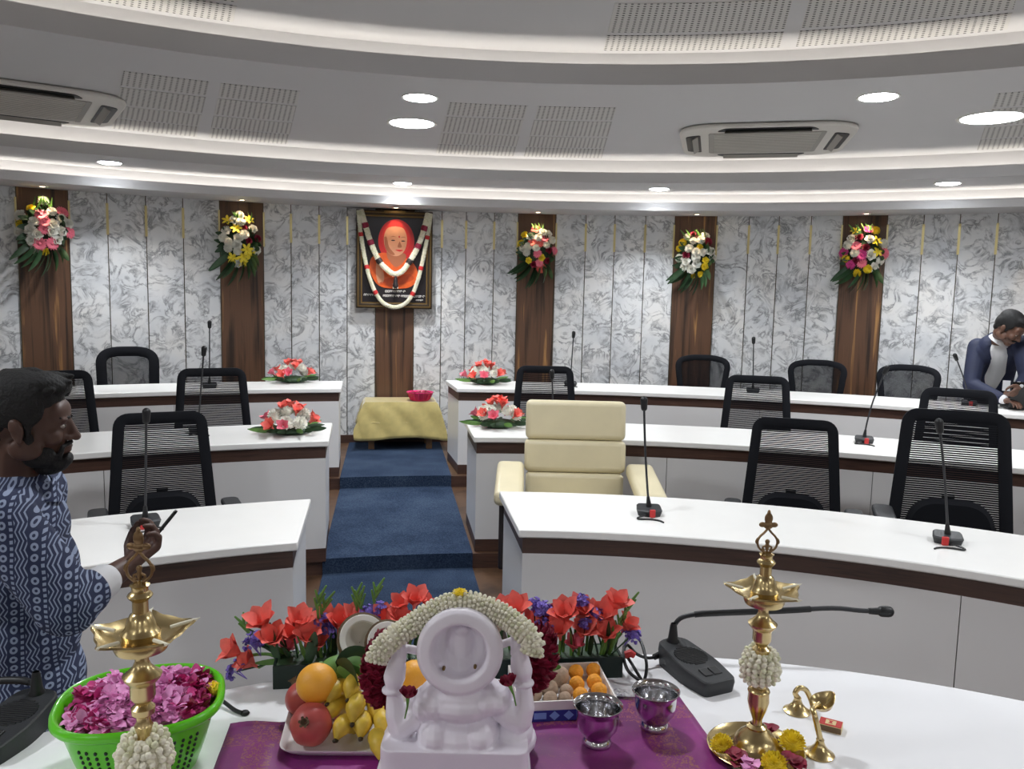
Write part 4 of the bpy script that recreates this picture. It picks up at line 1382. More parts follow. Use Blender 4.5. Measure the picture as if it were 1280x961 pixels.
# ================================================================== WHITE MARBLE STATUE (seen from behind)
SY = 1.56
s0 = at(570, 935, SY); st_loc = Vector((s0.x, SY, ZC))
t = thing('marble_statue', 'white marble statue seen from behind, with raised arms and a ring-shaped headpiece', 'statue', st_loc, 0)
spx = 1.0 / 640.0
def S_(x, y, dy=0.0): return at(x, y, SY + dy)
b = MB()
# seat block, rounded
zb_top = S_(570, 942, -.078).z
wv = .146
M0 = []
base = rpoly([(st_loc.x - wv, SY - .075), (st_loc.x + wv, SY - .075), (st_loc.x + wv * .96, SY + .10), (st_loc.x - wv * .96, SY + .10)], .03, 6)
b.prism(base, ZC, zb_top)
b.prism(rpoly([(st_loc.x - wv - .006, SY - .081), (st_loc.x + wv + .006, SY - .081), (st_loc.x + wv * .96 + .006, SY + .106), (st_loc.x - wv * .96 - .006, SY + .106)], .03, 6), ZC, ZC + .018)
# crossed legs / hips
b.ell(S_(506, 922, .02), (.045, .062, .036)); b.ell(S_(640, 912, .02), (.044, .062, .038))
b.ell(S_(497, 930, .05), (.04, .05, .03)); b.ell(S_(648, 922, .05), (.038, .05, .03))
# draped waist cloth bulging over the seat
b.ell(S_(572, 918, -.01), (.072, .062, .046)); b.ell(S_(572, 928, -.012), (.078, .062, .026))
b.ell(S_(545, 915, -.018), (.038, .055, .04)); b.ell(S_(600, 915, -.018), (.038, .055, .04))
# back of the torso and shawl over the shoulders
b.cap(S_(572, 915, .015), S_(575, 870, .02), .062, .066)
zs = S_(576, 872)
b.ell(S_(576, 868, -.006), (.086, .056, .043)); b.ell(S_(576, 876, -.012), (.076, .056, .036))
b.ell(S_(532, 877, -.004), (.028, .048, .030)); b.ell(S_(622, 871, -.004), (.028, .048, .030))
b.ell(S_(545, 874, -.008), (.040, .053, .034)); b.ell(S_(608, 870, -.008), (.040, .053, .034))
# arms: shoulder, elbow, forearm raised, hand
for pts in ([(527, 880), (513, 898), (501, 907), (495, 893), (493, 872)], [(625, 878), (637, 893), (649, 899), (655, 884), (655, 862)]):
    P = [S_(*pts[0], .0), S_(*pts[1], -.015), S_(*pts[2], -.02), S_(*pts[3], -.02), S_(*pts[4], -.015)]
    b.chain(P, [.031, .027, .026, .0215, .0165])
for cx, cy in ((491, 862), (654, 853)):
    c = S_(cx, cy, -.015); b.lathe([(.0165, -.004), (.021, -.004), (.0225, 0), (.021, .004), (.0165, .004)], c, 20)
for sgn, pts in ((-1, [(492, 859), (493, 846), (496, 832), (498, 818), (496, 806)]), (1, [(654, 850), (652, 838), (650, 824), (649, 810), (650, 799)])):
    P = [S_(*q, -.015) for q in pts]; b.chain(P, [.0165, .022, .019, .012, .010])
    # fingers and thumb folded round what the hand carries
    for k in range(4):
        q = P[3] + Vector((sgn * (-.008 + .006 * k), -.006 + .006 * k, .0)); b.chain([q, q + Vector((sgn * .002, .0, .016)), q + Vector((-sgn * .006, .004, .026))], [.0055, .005, .004])
    b.chain([P[2], P[2] + Vector((-sgn * .014, -.004, .014)), P[3] + Vector((-sgn * .012, -.002, .014))], [.007, .006, .0045])
# attribute bars reaching from the hands to the head ring
b.chain([S_(500, 809, -.01), S_(522, 813, -.005)], [.008, .009]); b.chain([S_(645, 799, -.01), S_(625, 806, -.005)], [.008, .008])
# neck and back of the head inside the ring
b.cap(S_(575, 860, .01), S_(575, 815, .03), .038, .045)
b.ell(S_(576, 800, .012), (.030, .030, .05)); b.ell(S_(577, 788, -.012), (.014, .008, .011))
# the ring: a thick disc with a deep dished hollow
c = S_(575, 813, -.032)
Mr = Matrix.Rotation(PI / 2 - .10, 4, 'X')
ro, ri = .085, .053
prof = [(.001, -.034), (ri * .6, -.033), (ri * .88, -.026), (ri * .97, -.010), (ri, .014), (ri + .005, .022), (ro - .008, .020), (ro - .001, .012), (ro, 0), (ro - .004, -.026), (ro * .8, -.046), (.001, -.050)]
b.lathe(prof, c, 56, Mr)
body = b.build('figure', X['statue'], t, world=WM[t], voxel=.0022, sm=3)
# carved pleats and the little bosses in the hollow of the ring
b = MB()
for x0, x1 in ((563, 563), (582, 589), (548, 541)):
    q0 = S_(x0, 908, -.082); q1 = S_(x1, 930, -.080)
for x, y in ((555, 834), (594, 832)):
    q = S_(x, y, -.030); b.cap(q, q + Vector((0, -.008, 0)), .0035, .003, 8)
b.build('boss', X['frame_gold'], t, world=WM[t])

# jasmine garland laid over the ring and the two hands
def rope(name, label, path_px, R, m, group=None, lead=True, step=.40, r0=.24, cat='garland', sub=None, mats=None):
    pts = [S_(*q) for q in path_px]; path = bez(pts, 48)
    g = thing(name, label, cat, path[0], 0, group)
    b = MB(); b.tube(path, R * .78, 10); buds_on(b, path, R, R * step, R * r0, random.Random(8))
    o = b.build('bud_rope', mats or [X['jasmine'], X['jasmine2']], g, world=WM[g]); return g
rope('jasmine_garland', 'thick jasmine garland draped over the statue\'s ring-shaped headpiece', [(470, 826, -.045), (474, 815, -.04), (490, 798, -.035), (516, 781, -.012), (545, 762, .0), (575, 753, .0), (606, 758, .0), (635, 773, -.012), (655, 789, -.03), (667, 802, -.038), (664, 818, -.042)], .0215, None)
g = thing('chrysanthemum_head', 'single yellow flower tucked on top of the jasmine garland', 'flower', S_(575, 741, .0), 0)
b = mum_bloom(.016, 4, 46); b.v = [Vector((p.x, p.y, p.z * .55)) for p in b.v]; b.build('petals', X['yellow_petal'], g)
# rose petal garland on the far side of the statue
for nm, pp, lb in (('rose_garland', [(486, 800, .05), (474, 818, .045), (468, 838, .04), (470, 858, .04), (482, 872, .06)], 'dark red rose garland hanging at the left of the statue'),
                   ('rose_garland', [(652, 800, .045), (676, 795, .045), (680, 815, .04), (676, 838, .04), (660, 850, .05), (646, 858, .05)], 'dark red rose garland hanging at the right of the statue')):
    pts = [S_(*q) for q in pp]; path = bez(pts, 30)
    g = thing(nm, lb, 'garland', path[0], 0, 'rose garlands on the statue'); b = MB(); b.tube(path, .017, 10)
    rr = random.Random(3)
    for i in range(0, len(path) - 1, 1):
        d = (path[i + 1] - path[i]).normalized(); a_, c_ = frame_of(d)
        for k in range(11):
            w_ = 2 * PI * k / 11 + rr.random(); o_ = a_ * math.cos(w_) + c_ * math.sin(w_)
            petal(b, path[i] + o_ * .014, o_ + d * rr.uniform(-.9, .9), d, .020, .011, .4, .4)
    b.build('petal_rope', X['maroon'], g, world=WM[g], smooth=True, angle=80)
# rose buds fallen in the crooks of the arms
for i, (x, y, x2, y2, lb) in enumerate([(510, 868, 506, 898, 'dark pink rosebud with stem lying at the left arm of the statue, beside the bananas'), (636, 853, 645, 882, 'dark pink rosebud with stem at the right arm of the statue, beside the sweets box')]):
    h = S_(x, y, -.05); e = S_(x2, y2, -.055); g = thing('rosebud', lb, 'flower', h, 0, 'loose rosebuds on the statue')
    d = (h - e).normalized()
    b = MB()
    for k in range(9):
        w_ = 2 * PI * k / 9; a_, c_ = frame_of(d); o_ = a_ * math.cos(w_) + c_ * math.sin(w_)
        petal(b, h - d * .006 + o_ * .003, d + o_ * (.25 if k % 2 else .5), o_, .022, .009, -.2, .5)
    b.build('petals', X['maroon'], g, world=WM[g], angle=80)
    b = MB(); b.tube([h - d * .004, h.lerp(e, .5) + Vector((.002, 0, 0)), e], [.0045, .002, .0014], 7)
    for k in range(4):
        w_ = 2 * PI * k / 4; a_, c_ = frame_of(d); o_ = a_ * math.cos(w_) + c_ * math.sin(w_)
        petal(b, h - d * .006, o_ * .8 + d * .4, o_, .016, .004, .3, .2)
    b.build('stem', X['leaf_light'], g, world=WM[g])

# ================================================================== FRUIT TRAY
pl = [on_z(*q, ZC) for q in ((349, 948), (366, 884), (560, 868), (575, 950))]
tc_ = (pl[0] + pl[2]) / 2
t = thing('white_tray', 'white plastic tray holding the fruit left of the statue', 'tray', (tc_.x, tc_.y, ZC), 0)
b = MB()
def traypoly(k, z):
    pts = rpoly([tuple((tc_.lerp(p, k))[:2]) for p in pl], .03, 6); return [Vector((x, y, z)) for x, y in pts]
lay = [traypoly(.90, ZC), traypoly(.96, ZC + .008), traypoly(1.0, ZC + .017), traypoly(1.015, ZC + .018), traypoly(1.01, ZC + .015), traypoly(.955, ZC + .006), traypoly(.89, ZC + .0035)]
n = len(lay[0]); vs = [p for L in lay for p in L]
fs = [(i * n + k, i * n + (k + 1) % n, (i + 1) * n + (k + 1) % n, (i + 1) * n + k) for i in range(len(lay) - 1) for k in range(n)] + [tuple(range(n))[::-1], tuple((len(lay) - 1) * n + k for k in range(n))]
b.add(vs, fs); b.build('dish', X['white_plastic'], t, world=WM[t])
ZTY = ZC + .004


def fruit_pos(px, py, r, zbase):
    """centre of a ball of radius r resting at height zbase and seen centred on the pixel"""
    return on_z(px, py, zbase + r)


def pomegranate(px, py, r, zb, d, label):
    c = fruit_pos(px, py, r, zb); t = thing('pomegranate', label, 'fruit', (c.x, c.y, zb), 0, 'pomegranates on the white tray')
    q = Vector(d).to_track_quat('Z', 'Y').to_matrix().to_4x4()
    b = MB()
    def pf(u, v):
        th = -PI / 2 + PI * v; w_ = 2 * PI * u; k = r * (1 + .02 * math.cos(6 * w_) * math.cos(th) ** 2)
        return q @ Vector((k * math.cos(th) * math.cos(w_), k * math.cos(th) * math.sin(w_), k * .94 * math.sin(th))) + Vector((0, 0, r))
    b.grid(pf, 36, 22, True); b.build('skin', X['pomegranate'], t, smooth=True)
    b = MB(); b.lathe([(.008, 0), (.0065, .005), (.0085, .011), (.007, .011), (.004, .004), (.001, .002)], q @ Vector((0, 0, r * .92)) + Vector((0, 0, r)), 18, q)
    for k in range(6):
        w_ = 2 * PI * k / 6; o_ = Vector((math.cos(w_), math.sin(w_), .9)); petal(b, q @ Vector((math.cos(w_) * .007, math.sin(w_) * .007, r * .92 + .009)) + Vector((0, 0, r)), q @ o_, q @ Vector((0, 0, 1)), .006, .0035, .1, .1)
    b.build('crown', X['husk'], t)
pomegranate(389, 905, .0435, ZTY, (-.1, -1, .65), 'large red pomegranate at the front left of the fruit tray, crown facing the camera')
pomegranate(379, 872, .040, ZTY, (-.6, .3, .8), 'red pomegranate at the back left of the tray, mostly hidden under the orange')
pomegranate(421, 878, .036, ZTY, (.3, .4, .8), 'red pomegranate between the orange and the bananas, mostly hidden')


def orange(px, py, r, zc, label, name='orange'):
    c = on_z(px, py, zc); t = thing(name, label, 'fruit', (c.x, c.y, zc - r), 0, 'oranges by the statue')
    b = MB(); b.ell((0, 0, r), (r, r, r * .96), None, 32, 20); b.build('peel', X['orange'], t)
    b = MB(); b.lathe([(.001, 0.002), (.004, .002), (.005, 0)], (r * .1, r * .45, r * 1.84), 10); b.build('stem_end', X['leaf_light'], t)
orange(396, 854, .0435, ZTY + .0435 + .062, 'orange balanced on top of the pomegranates in the white tray')
orange(518, 846, .038, ZTY + .085, 'orange half hidden behind the statue\'s left raised arm in the photo')


def banana(px, py, zc, r, d, label, tip=(0, 0)):
    r *= 1.12
    c = on_z(px, py, zc); t = thing('banana', label, 'banana', (c.x, c.y, zc), 0, 'bananas of the bunch in the white tray')
    d = Vector(d).normalized(); up_ = Vector((0, 0, 1)); pts = []; rs = []
    n = 12
    for i in range(n + 1):
        s = i / n; L = .088
        p = d * (L * (.62 - s)) + up_ * (-.030 * (2 * s - 1) ** 2 + .008)
        pts.append(p); rs.append(r * (.22 if i == 0 else .5 if i == 1 else .8 if i == 2 else 1.0 if i < n - 2 else .75 if i == n - 2 else .45 if i == n - 1 else .28))
    b = MB(); b.tube(pts, rs, 10); b.build('skin', X['banana'], t, subsurf=1)
    b = MB(); b.cap(pts[0] - d * .001, pts[0] + d * .007, r * .26, r * .2, 8); b.build('blossom_end', X['banana_tip'], t)
for px, py, zc, r, d, lb in [(444, 855, .095, .0175, (-.1, -1, .25), 'banana at the very top of the bunch'), (427, 862, .083, .0175, (-.35, -1, .3), 'banana in the upper left of the bunch, behind the orange'),
                              (447, 879, .068, .019, (.0, -1, .1), 'banana in the middle of the bunch'), (424, 884, .052, .019, (-.4, -1, .3), 'banana in the middle row of the bunch at left, beside the front pomegranate'),
                              (468, 880, .058, .0175, (.3, -1, .1), 'banana in the middle row of the bunch at right, against the statue'), (435, 907, .030, .0185, (-.3, -1, .35), 'banana in the lower left of the bunch'),
                              (455, 903, .034, .019, (.05, -1, .3), 'banana in the lower middle of the bunch'), (476, 899, .040, .0185, (.35, -1, .2), 'banana in the lower right of the bunch, against the statue'),
                              (472, 925, .022, .019, (.3, -1, .15), 'short banana lying lowest, at the front of the bunch')]:
    banana(px, py, ZTY + zc, r, d, lb)


def coconut(px, py, y, r, d, label):
    c = at(px, py, y); t = thing('coconut_half', label, 'coconut', c, 0, 'opened coconut halves')
    q = Vector(d).to_track_quat('Z', 'Y').to_matrix().to_4x4()
    b = MB(); b.lathe([(.001, -r * 1.02)] + [(r * 1.02 * math.cos(w), r * 1.02 * math.sin(w)) for w in [rad(x) for x in (-75, -60, -45, -30, -15, 0)]] + [(r * .93, .002), (r * .93, -.01)], (0, 0, 0), 36, q); b.build('shell', X['husk'], t)
    b = MB(); b.lathe([(r * .94, -.012), (r * .94, .001), (r * .90, .003), (r * .70, .001), (r * .66, -.006)], (0, 0, 0), 36, q); b.build('flesh_rim', X['coco_flesh'], t)
    b = MB(); b.lathe([(r * .665, -.005), (r * .62, -.3 * r), (r * .45, -.55 * r), (.001, -.68 * r)], (0, 0, 0), 32, q); b.build('hollow', X['coco_in'], t)
coconut(454, 798, 1.83, .060, (.45, -1, .75), 'left coconut half with white flesh tilted towards the camera')
coconut(484, 803, 1.76, .050, (.5, -1, .65), 'right coconut half partly covered by the jasmine garland')
# a heap of fruit under the coconuts keeps them up: green mango and betel leaves
c = on_z(428, 828, ZTY + .12); t = thing('green_fruit', 'green fruit lying behind the orange and under the left coconut half', 'fruit', (c.x, c.y, c.z - .03), 0)
b = MB(); b.ell((-.012, .01, .012), (.042, .030, .028), Matrix.Rotation(.5, 4, 'Z'), 20, 14); b.build('skin', X['leaf_light'], t)
c = on_z(438, 836, ZTY + .12); t = thing('betel_leaves', 'pair of folded green betel leaves on top of the fruit', 'leaves', c, 0)
for k, (d, L) in enumerate([((1, -.25, .15), .09), ((.8, .5, .3), .08), ((1, -.6, -.1), .085)]):
    child('leaf', leafp(L, .026, .3, ('leaf_light', 'leaf', 'leaf')[k]), t, (-.03, 0, .006 * k), d, .4 * (k - 1), 1, 'Y')

# ================================================================== FLOWER TROUGHS
def trough(c0_, c1_, depth, hgt, label, blooms, seed):
    """c0_, c1_: front bottom corners on the cloth"""
    d = (c1_ - c0_); L = d.length; d.normalize(); nrm = Vector((-d.y, d.x, 0))
    rz = math.atan2(d.y, d.x); t = thing('flower_trough', label, 'flower trough', c0_, rz, 'flower troughs behind the statue')
    b = MB(); W_, D = L, depth
    ol = [(0, 0), (W_, 0), (W_, D), (0, D)]; il = [(.006, .006), (W_ - .006, .006), (W_ - .006, D - .006), (.006, D - .006)]
    vs = [(x, y, 0) for x, y in ol] + [(x, y, hgt) for x, y in ol] + [(x, y, hgt) for x, y in il] + [(x, y, hgt - .015) for x, y in il]
    fs = [(3, 2, 1, 0), (12, 13, 14, 15)] + [(k * 4 + i, k * 4 + (i + 1) % 4, (k + 1) * 4 + (i + 1) % 4, (k + 1) * 4 + i) for k in range(3) for i in range(4)]
    b.add(vs, fs); b.build('box', X['trough'], t, smooth=False, bevel=.0015)
    b = MB(); r = random.Random(seed)
    b.box((W_ / 2, D / 2, hgt - .008), (W_ - .016, D - .016, .014)); b.build('foam', X['leaf'], t)
    inv = WM[t].inverted(); yw = (c0_ + c1_).y / 2
    for i, (kind, px, py, sz, lean, m, yo) in enumerate(blooms):
        h = inv @ at(px, py + (9 if kind in 'gb' else 5), (c0_.y + (c1_.y - c0_.y) * (px - 340) / 440 if False else yw) + depth * .5 + yo)
        fx = min(max(h.x, .02), W_ - .02); foot = Vector((fx * .9 + .1 * W_ / 2, min(max(h.y, .02), D - .02), hgt - .012))
        dr = Vector((lean, -.45, 1.0))
        if kind == 'g':
            g = child('gladiolus', proto('glad', m, sz * .94, i % 5), t, h, dr, r.random() * 6)
            bb = MB(); e = h - Vector(dr).normalized() * sz * .25
            bb.tube(bez([foot, foot.lerp(e, .55) + Vector((0, .0, .008)), e], 10), [.0042] * 11 if False else .004, 7)
            bb.build('stem', X['leaf_light'], t)
        elif kind == 's':
            child('statice', proto('stat', 'violet', sz, i % 4), t, h, (lean, -.2, 1), r.random() * 6)
            bb = MB(); bb.tube([foot, h], .002, 6); bb.build('stem', X['leaf'], t)
        elif kind == 'b':
            bb = MB(); dd = Vector((lean, 0, 1)).normalized()
            bb.tube([foot, h], .0035, 7)
            for k in range(4):
                q = h + dd * (.010 * k); s_ = 1 if k % 2 else -1
                bb.cap(q, q + dd * .028 + Vector((s_ * .012, 0, 0)), .0045, .0025, 7)
            bb.build('bud_stalk', X['leaf_light'], t)
        elif kind == 'l':
            child('leaf', leafp(.15, .013, .1, 'leaf_light' if i % 2 else 'leaf'), t, foot, (h - foot), 0, max(.4, (h - foot).length / .15), 'Y')
    for k in range(int(W_ / .022)):
        x = .012 + .022 * k; f0 = Vector((x, r.uniform(.012, D - .012), hgt - .012)); f1 = f0 + Vector((r.uniform(-.03, .03), r.uniform(-.02, .02), r.uniform(.05, .10)))
        if k % 3 == 0: child('leaf', leafp(.10, .014, .1, 'leaf'), t, f0, f1 - f0, r.random(), 1, 'Y')
        else:
            bb = MB(); bb.tube([f0, f1], .0026, 6); bb.build('stem', X['leaf'], t)
    return t


TL0 = on_z(341, 862, ZT); TL1 = on_z(548, 850, ZT)
lb_ = [('g', 332, 776, .062, -.35, 'coral', 0), ('g', 344, 796, .062, -.2, 'coral', -.02), ('g', 372, 776, .06, .2, 'coral', 0), ('g', 383, 794, .06, .15, 'coral', -.02), ('g', 366, 790, .05, -.2, 'coral', .01),
       ('g', 300, 808, .055, -1.3, 'coral', 0), ('g', 318, 822, .052, -1.1, 'coral', -.01), ('g', 424, 778, .062, .25, 'coral', 0), ('g', 410, 770, .05, -.2, 'coral', .02), ('g', 438, 772, .055, .4, 'coral', .01),
       ('g', 482, 770, .05, -.2, 'coral', .01), ('g', 497, 768, .05, .2, 'coral', 0), ('g', 518, 748, .055, .1, 'coral', .02), ('g', 506, 752, .045, -.4, 'coral', .02), ('g', 530, 752, .04, .6, 'coral', .02),
       ('g', 360, 804, .045, .1, 'pink_petal', .01), ('g', 398, 800, .05, 0, 'coral', -.02),
       ('s', 320, 800, .026, -.3, '', -.01), ('s', 404, 776, .024, 0, '', .01), ('s', 296, 834, .024, -1.0, '', -.01), ('s', 460, 764, .022, -.2, '', .02), ('s', 472, 760, .022, .1, '', .02), ('s', 408, 786, .02, .1, '', 0), ('s', 437, 762, .018, 0, '', .03),
       ('b', 397, 752, 0, .15, '', 0), ('b', 402, 758, 0, .35, '', .01), ('b', 446, 748, 0, .0, '', .02), ('b', 452, 752, 0, -.1, '', .02), ('b', 468, 742, 0, .2, '', .02), ('b', 312, 782, 0, -.5, '', 0),
       ('l', 352, 800, 0, 0, '', -.02), ('l', 378, 806, 0, 0, '', -.03), ('l', 394, 790, 0, 0, '', -.02), ('l', 330, 812, 0, 0, '', -.02), ('l', 300, 780, 0, 0, '', 0), ('l', 316, 826, 0, 0, '', -.02)]
trough(TL0, TL1, .085, .058, 'dark green trough of coral gladioli and violet statice left of the statue', lb_, 21)
TR0 = on_z(612, 852, ZT); TR1 = on_z(778, 847, ZT)
rb_ = [('g', 648, 760, .058, -.2, 'coral', 0), ('g', 632, 756, .045, -.5, 'coral', .02), ('g', 706, 766, .062, -.15, 'coral', 0), ('g', 700, 786, .058, -.2, 'coral', -.02), ('g', 722, 762, .058, .2, 'coral', .01), ('g', 738, 770, .055, .3, 'coral', .01),
       ('g', 727, 786, .055, .05, 'coral', -.02), ('g', 768, 752, .056, .15, 'coral', .0), ('g', 758, 766, .058, -.2, 'coral', 0), ('g', 780, 778, .05, .5, 'coral', 0), ('g', 757, 790, .055, -.1, 'coral', -.02), ('g', 690, 768, .05, -.5, 'coral', .01),
       ('g', 716, 802, .042, .1, 'pink_petal', -.02), ('g', 660, 774, .045, .3, 'coral', .02),
       ('s', 679, 760, .024, 0, '', 0), ('s', 680, 778, .02, 0, '', -.02), ('s', 726, 748, .02, .1, '', .02), ('s', 745, 764, .02, .1, '', 0), ('s', 788, 790, .022, .5, '', 0), ('s', 732, 776, .018, 0, '', -.02), ('s', 668, 752, .018, 0, '', .02),
       ('b', 782, 758, 0, .35, '', 0), ('b', 772, 780, 0, .2, '', -.01),
       ('l', 716, 780, 0, 0, '', -.03), ('l', 742, 780, 0, 0, '', -.02), ('l', 770, 776, 0, 0, '', -.03), ('l', 688, 780, 0, 0, '', -.02), ('l', 760, 790, 0, 0, '', -.02), ('l', 765, 770, 0, 0, '', -.03)]
trough(TR0, TR1, .085, .055, 'dark green trough of coral gladioli and violet statice right of the statue', rb_, 22)
# ================================================================== SWEETS BOX
bf0 = on_z(648, 903, ZC); bf1 = on_z(771, 897, ZC)
bd = (bf1 - bf0); bL = bd.length; bd.normalize(); rz = math.atan2(bd.y, bd.x)
t = thing('sweets_box', 'open white card box with a blue printed side, holding round sweets right of the statue', 'box', bf0, rz)
BH = .046
bk_ = on_z(716, 828, ZC + BH) - bf0; BD = bk_.dot(Vector((-bd.y, bd.x, 0)))
ol = [(0, 0), (bL, 0), (bL, BD), (0, BD)]
fl = .006
def ringwall(b, out, inn, z0, z1):
    vs = [(x, y, z0) for x, y in out] + [(x, y, z1) for x, y in out] + [(x, y, z1) for x, y in inn] + [(x, y, z0 + .003) for x, y in inn]
    b.add(vs, [(3, 2, 1, 0), (12, 13, 14, 15)] + [(k * 4 + i, k * 4 + (i + 1) % 4, (k + 1) * 4 + (i + 1) % 4, (k + 1) * 4 + i) for k in range(3) for i in range(4)])
b = MB(); ringwall(b, ol, [(.004, .004), (bL - .004, .004), (bL - .004, BD - .004), (.004, BD - .004)], 0, BH); b.build('tray', X['card_white'], t, smooth=False)
b = MB()
e = .0012
vs = [(-e, -e), (bL + e, -e), (bL + e, BD + e), (-e, BD + e)]
b.add([(x, y, 0.0) for x, y in vs] + [(x, y, BH * .56) for x, y in vs], [(i, (i + 1) % 4, 4 + (i + 1) % 4, 4 + i) for i in range(4)]); b.build('printed_band', X['card_blue'], t, smooth=False)
b = MB(); r = random.Random(4)
for k in range(7):
    x = .016 + k * (bL - .03) / 6; z = BH * .29
    if k % 3 == 1: b.prism([(0, 0)] * 0 or [(x - .014, -.0022), (x + .014, -.0022), (x + .014, -.0013), (x - .014, -.0013)], z - .007, z + .007)
    else: b.add([(x - .012, -.002, z), (x, -.002, z - .011), (x + .012, -.002, z), (x, -.002, z + .011)], [(0, 1, 2, 3)])
b.build('print_motif', X['card_pale'], t, smooth=False)
b = MB(); b.box((bL * .5, BD * .52, .010), (bL - .01, BD - .01, .013)); b.build('paper_liner', X['paper'], t, smooth=False)
def sweet(px, py, r, m, zb, label, nm, grp):
    c = on_z(px, py, ZC + zb + r); o = MB(); q = random.Random(int(px))
    def pf(u, v):
        th = -PI / 2 + PI * v; w_ = 2 * PI * u; p = Vector((math.cos(th) * math.cos(w_), math.cos(th) * math.sin(w_), math.sin(th)))
        return p * (r * (1 + .05 * mnoise.noise(p * 2.2 + Vector((px, 0, 0)))))
    o.grid(pf, 22, 14, True); ob = o.build(nm, X[m], None); ob.location = c; tag(ob, label, 'sweet', grp)
for px, py, lb in [(720, 840, 'orange laddu in the back row of the sweets box, left of the pair'), (742, 838, 'orange laddu in the back right corner of the sweets box'), (721, 855, 'orange laddu in the middle row of the sweets box, left of the pair'),
                   (743, 852, 'orange laddu in the middle row of the sweets box, right of the pair'), (726, 869, 'orange laddu in the front row of the sweets box, behind the steel cup'), (749, 863, 'orange laddu in the front right corner of the sweets box')]:
    sweet(px, py, .0185, 'laddu_o', .018, lb, 'orange_laddu', 'orange laddus in the sweets box')
for px, py, r_, lb in [(699, 845, .024, 'largest pale brown sweet at the back of the sweets box, beside the orange laddus'), (687, 861, .0205, 'pale brown sweet in the middle of the sweets box, with a rough crust'), (708, 864, .0165, 'pale round sweet beside the front orange laddu'),
                       (688, 873, .0165, 'pale brown sweet in the front row, left of the last one'), (706, 873, .016, 'pale brown sweet in the front row nearest the steel cup'), (668, 867, .018, 'pale brown sweet beside the statue\'s elbow'), (674, 854, .017, 'pale brown sweet at the back left, beside the rose garland')]:
    sweet(px, py, r_, 'laddu_b', .016, lb, 'brown_sweet', 'pale brown sweets in the sweets box')
t = thing('green_sprig', 'small light green leaf sprig lying at the left edge of the sweets box', 'leaf', on_z(684, 840, ZC + .07), 0)
for k in range(4): child('leaf', leafp(.04, .008, .2, 'leaf_light'), t, (0, 0, .003 * k), (-.4 + .5 * k, -.5, .5), 0, 1, 'Y')

# ================================================================== STEEL CUPS
def cup(px, py, label):
    p = on_z(px, py, ZC); t = thing('steel_cup', label, 'cup', p, 0, 'polished steel cups')
    s = 1.02
    pr = [(.001, .004), (.026, .004), (.030, .0), (.031, .002), (.030, .008), (.027, .013), (.031, .020), (.041, .034), (.0445, .050), (.0445, .066), (.0455, .074), (.048, .079), (.0505, .0815), (.052, .0835), (.051, .085), (.0475, .083), (.0440, .077), (.0425, .066), (.0425, .050), (.039, .036), (.028, .022), (.001, .018)]
    b = MB(); b.lathe([(r * s, z * s) for r, z in pr], seg=48); b.build('bowl', X['steel'], t)
    return p
cup(746, 928, 'polished steel cup nearest the statue, in front of the sweets box')
p2 = cup(818, 908, 'polished steel cup farther right, beside the microphone base')
t = thing('spoon', 'small steel spoon leaning inside the right steel cup', 'spoon', p2 + Vector((0, 0, .03)), 0)
b = MB(); b.tube([(.012, .0, -.002), (-.02, -.012, .03), (-.046, -.02, .058)], [.003, .0026, .0034], 8, flat=.5); b.build('handle', X['steel'], t)
b = MB(); b.ell((.016, 0, -.003), (.014, .009, .004), None, 12, 8); b.build('scoop', X['steel'], t)

# ================================================================== STANDING BRASS LAMPS
def finial(t, z0, sc, m='old_brass', yaw=0.0):
    """flat openwork crest: two curling arms, cross bar and a leaf tip"""
    M = Matrix.Rotation(yaw, 3, 'Z')
    def Q(x, z): return M @ Vector((x * sc, 0, z0 + z * sc))
    b = MB()
    for s in (-1, 1):
        b.tube(bez([Q(0, 0), Q(s * .009, .004), Q(s * .019, .013), Q(s * .0215, .026), Q(s * .017, .037), Q(s * .008, .046), Q(0, .056)], 30), .0034 * sc, 8, flat=.75)
        b.tube(bez([Q(s * .0205, .020), Q(s * .025, .024), Q(s * .023, .031), Q(s * .019, .034)], 10), .0024 * sc, 7)
        b.tube(bez([Q(s * .006, .006), Q(s * .010, .013), Q(s * .005, .016)], 8), .0022 * sc, 7)
    for (cx, cz, rx, rz_) in ((0, .016, .0045, .012), (0, .026, .0055, .0055), (-.013, .064, .008, .006), (.013, .064, .008, .006), (0, .062, .011, .008), (0, .078, .0095, .013), (0, .090, .004, .008)):
        b.ell(Q(cx, cz), (rx * sc, .0038 * sc, rz_ * sc), M.to_4x4(), 14, 10)
    return b.build('finial', X[m], t, voxel=.0011 * sc, sm=2)


def zm(z):
    A = ((0, 0), (.06, .06), (.33, .362), (.435, .456), (.6, .621))
    for (a, p), (b, q) in zip(A, A[1:]):
        if z <= b: return p + (q - p) * (z - a) / (b - a)
    return z


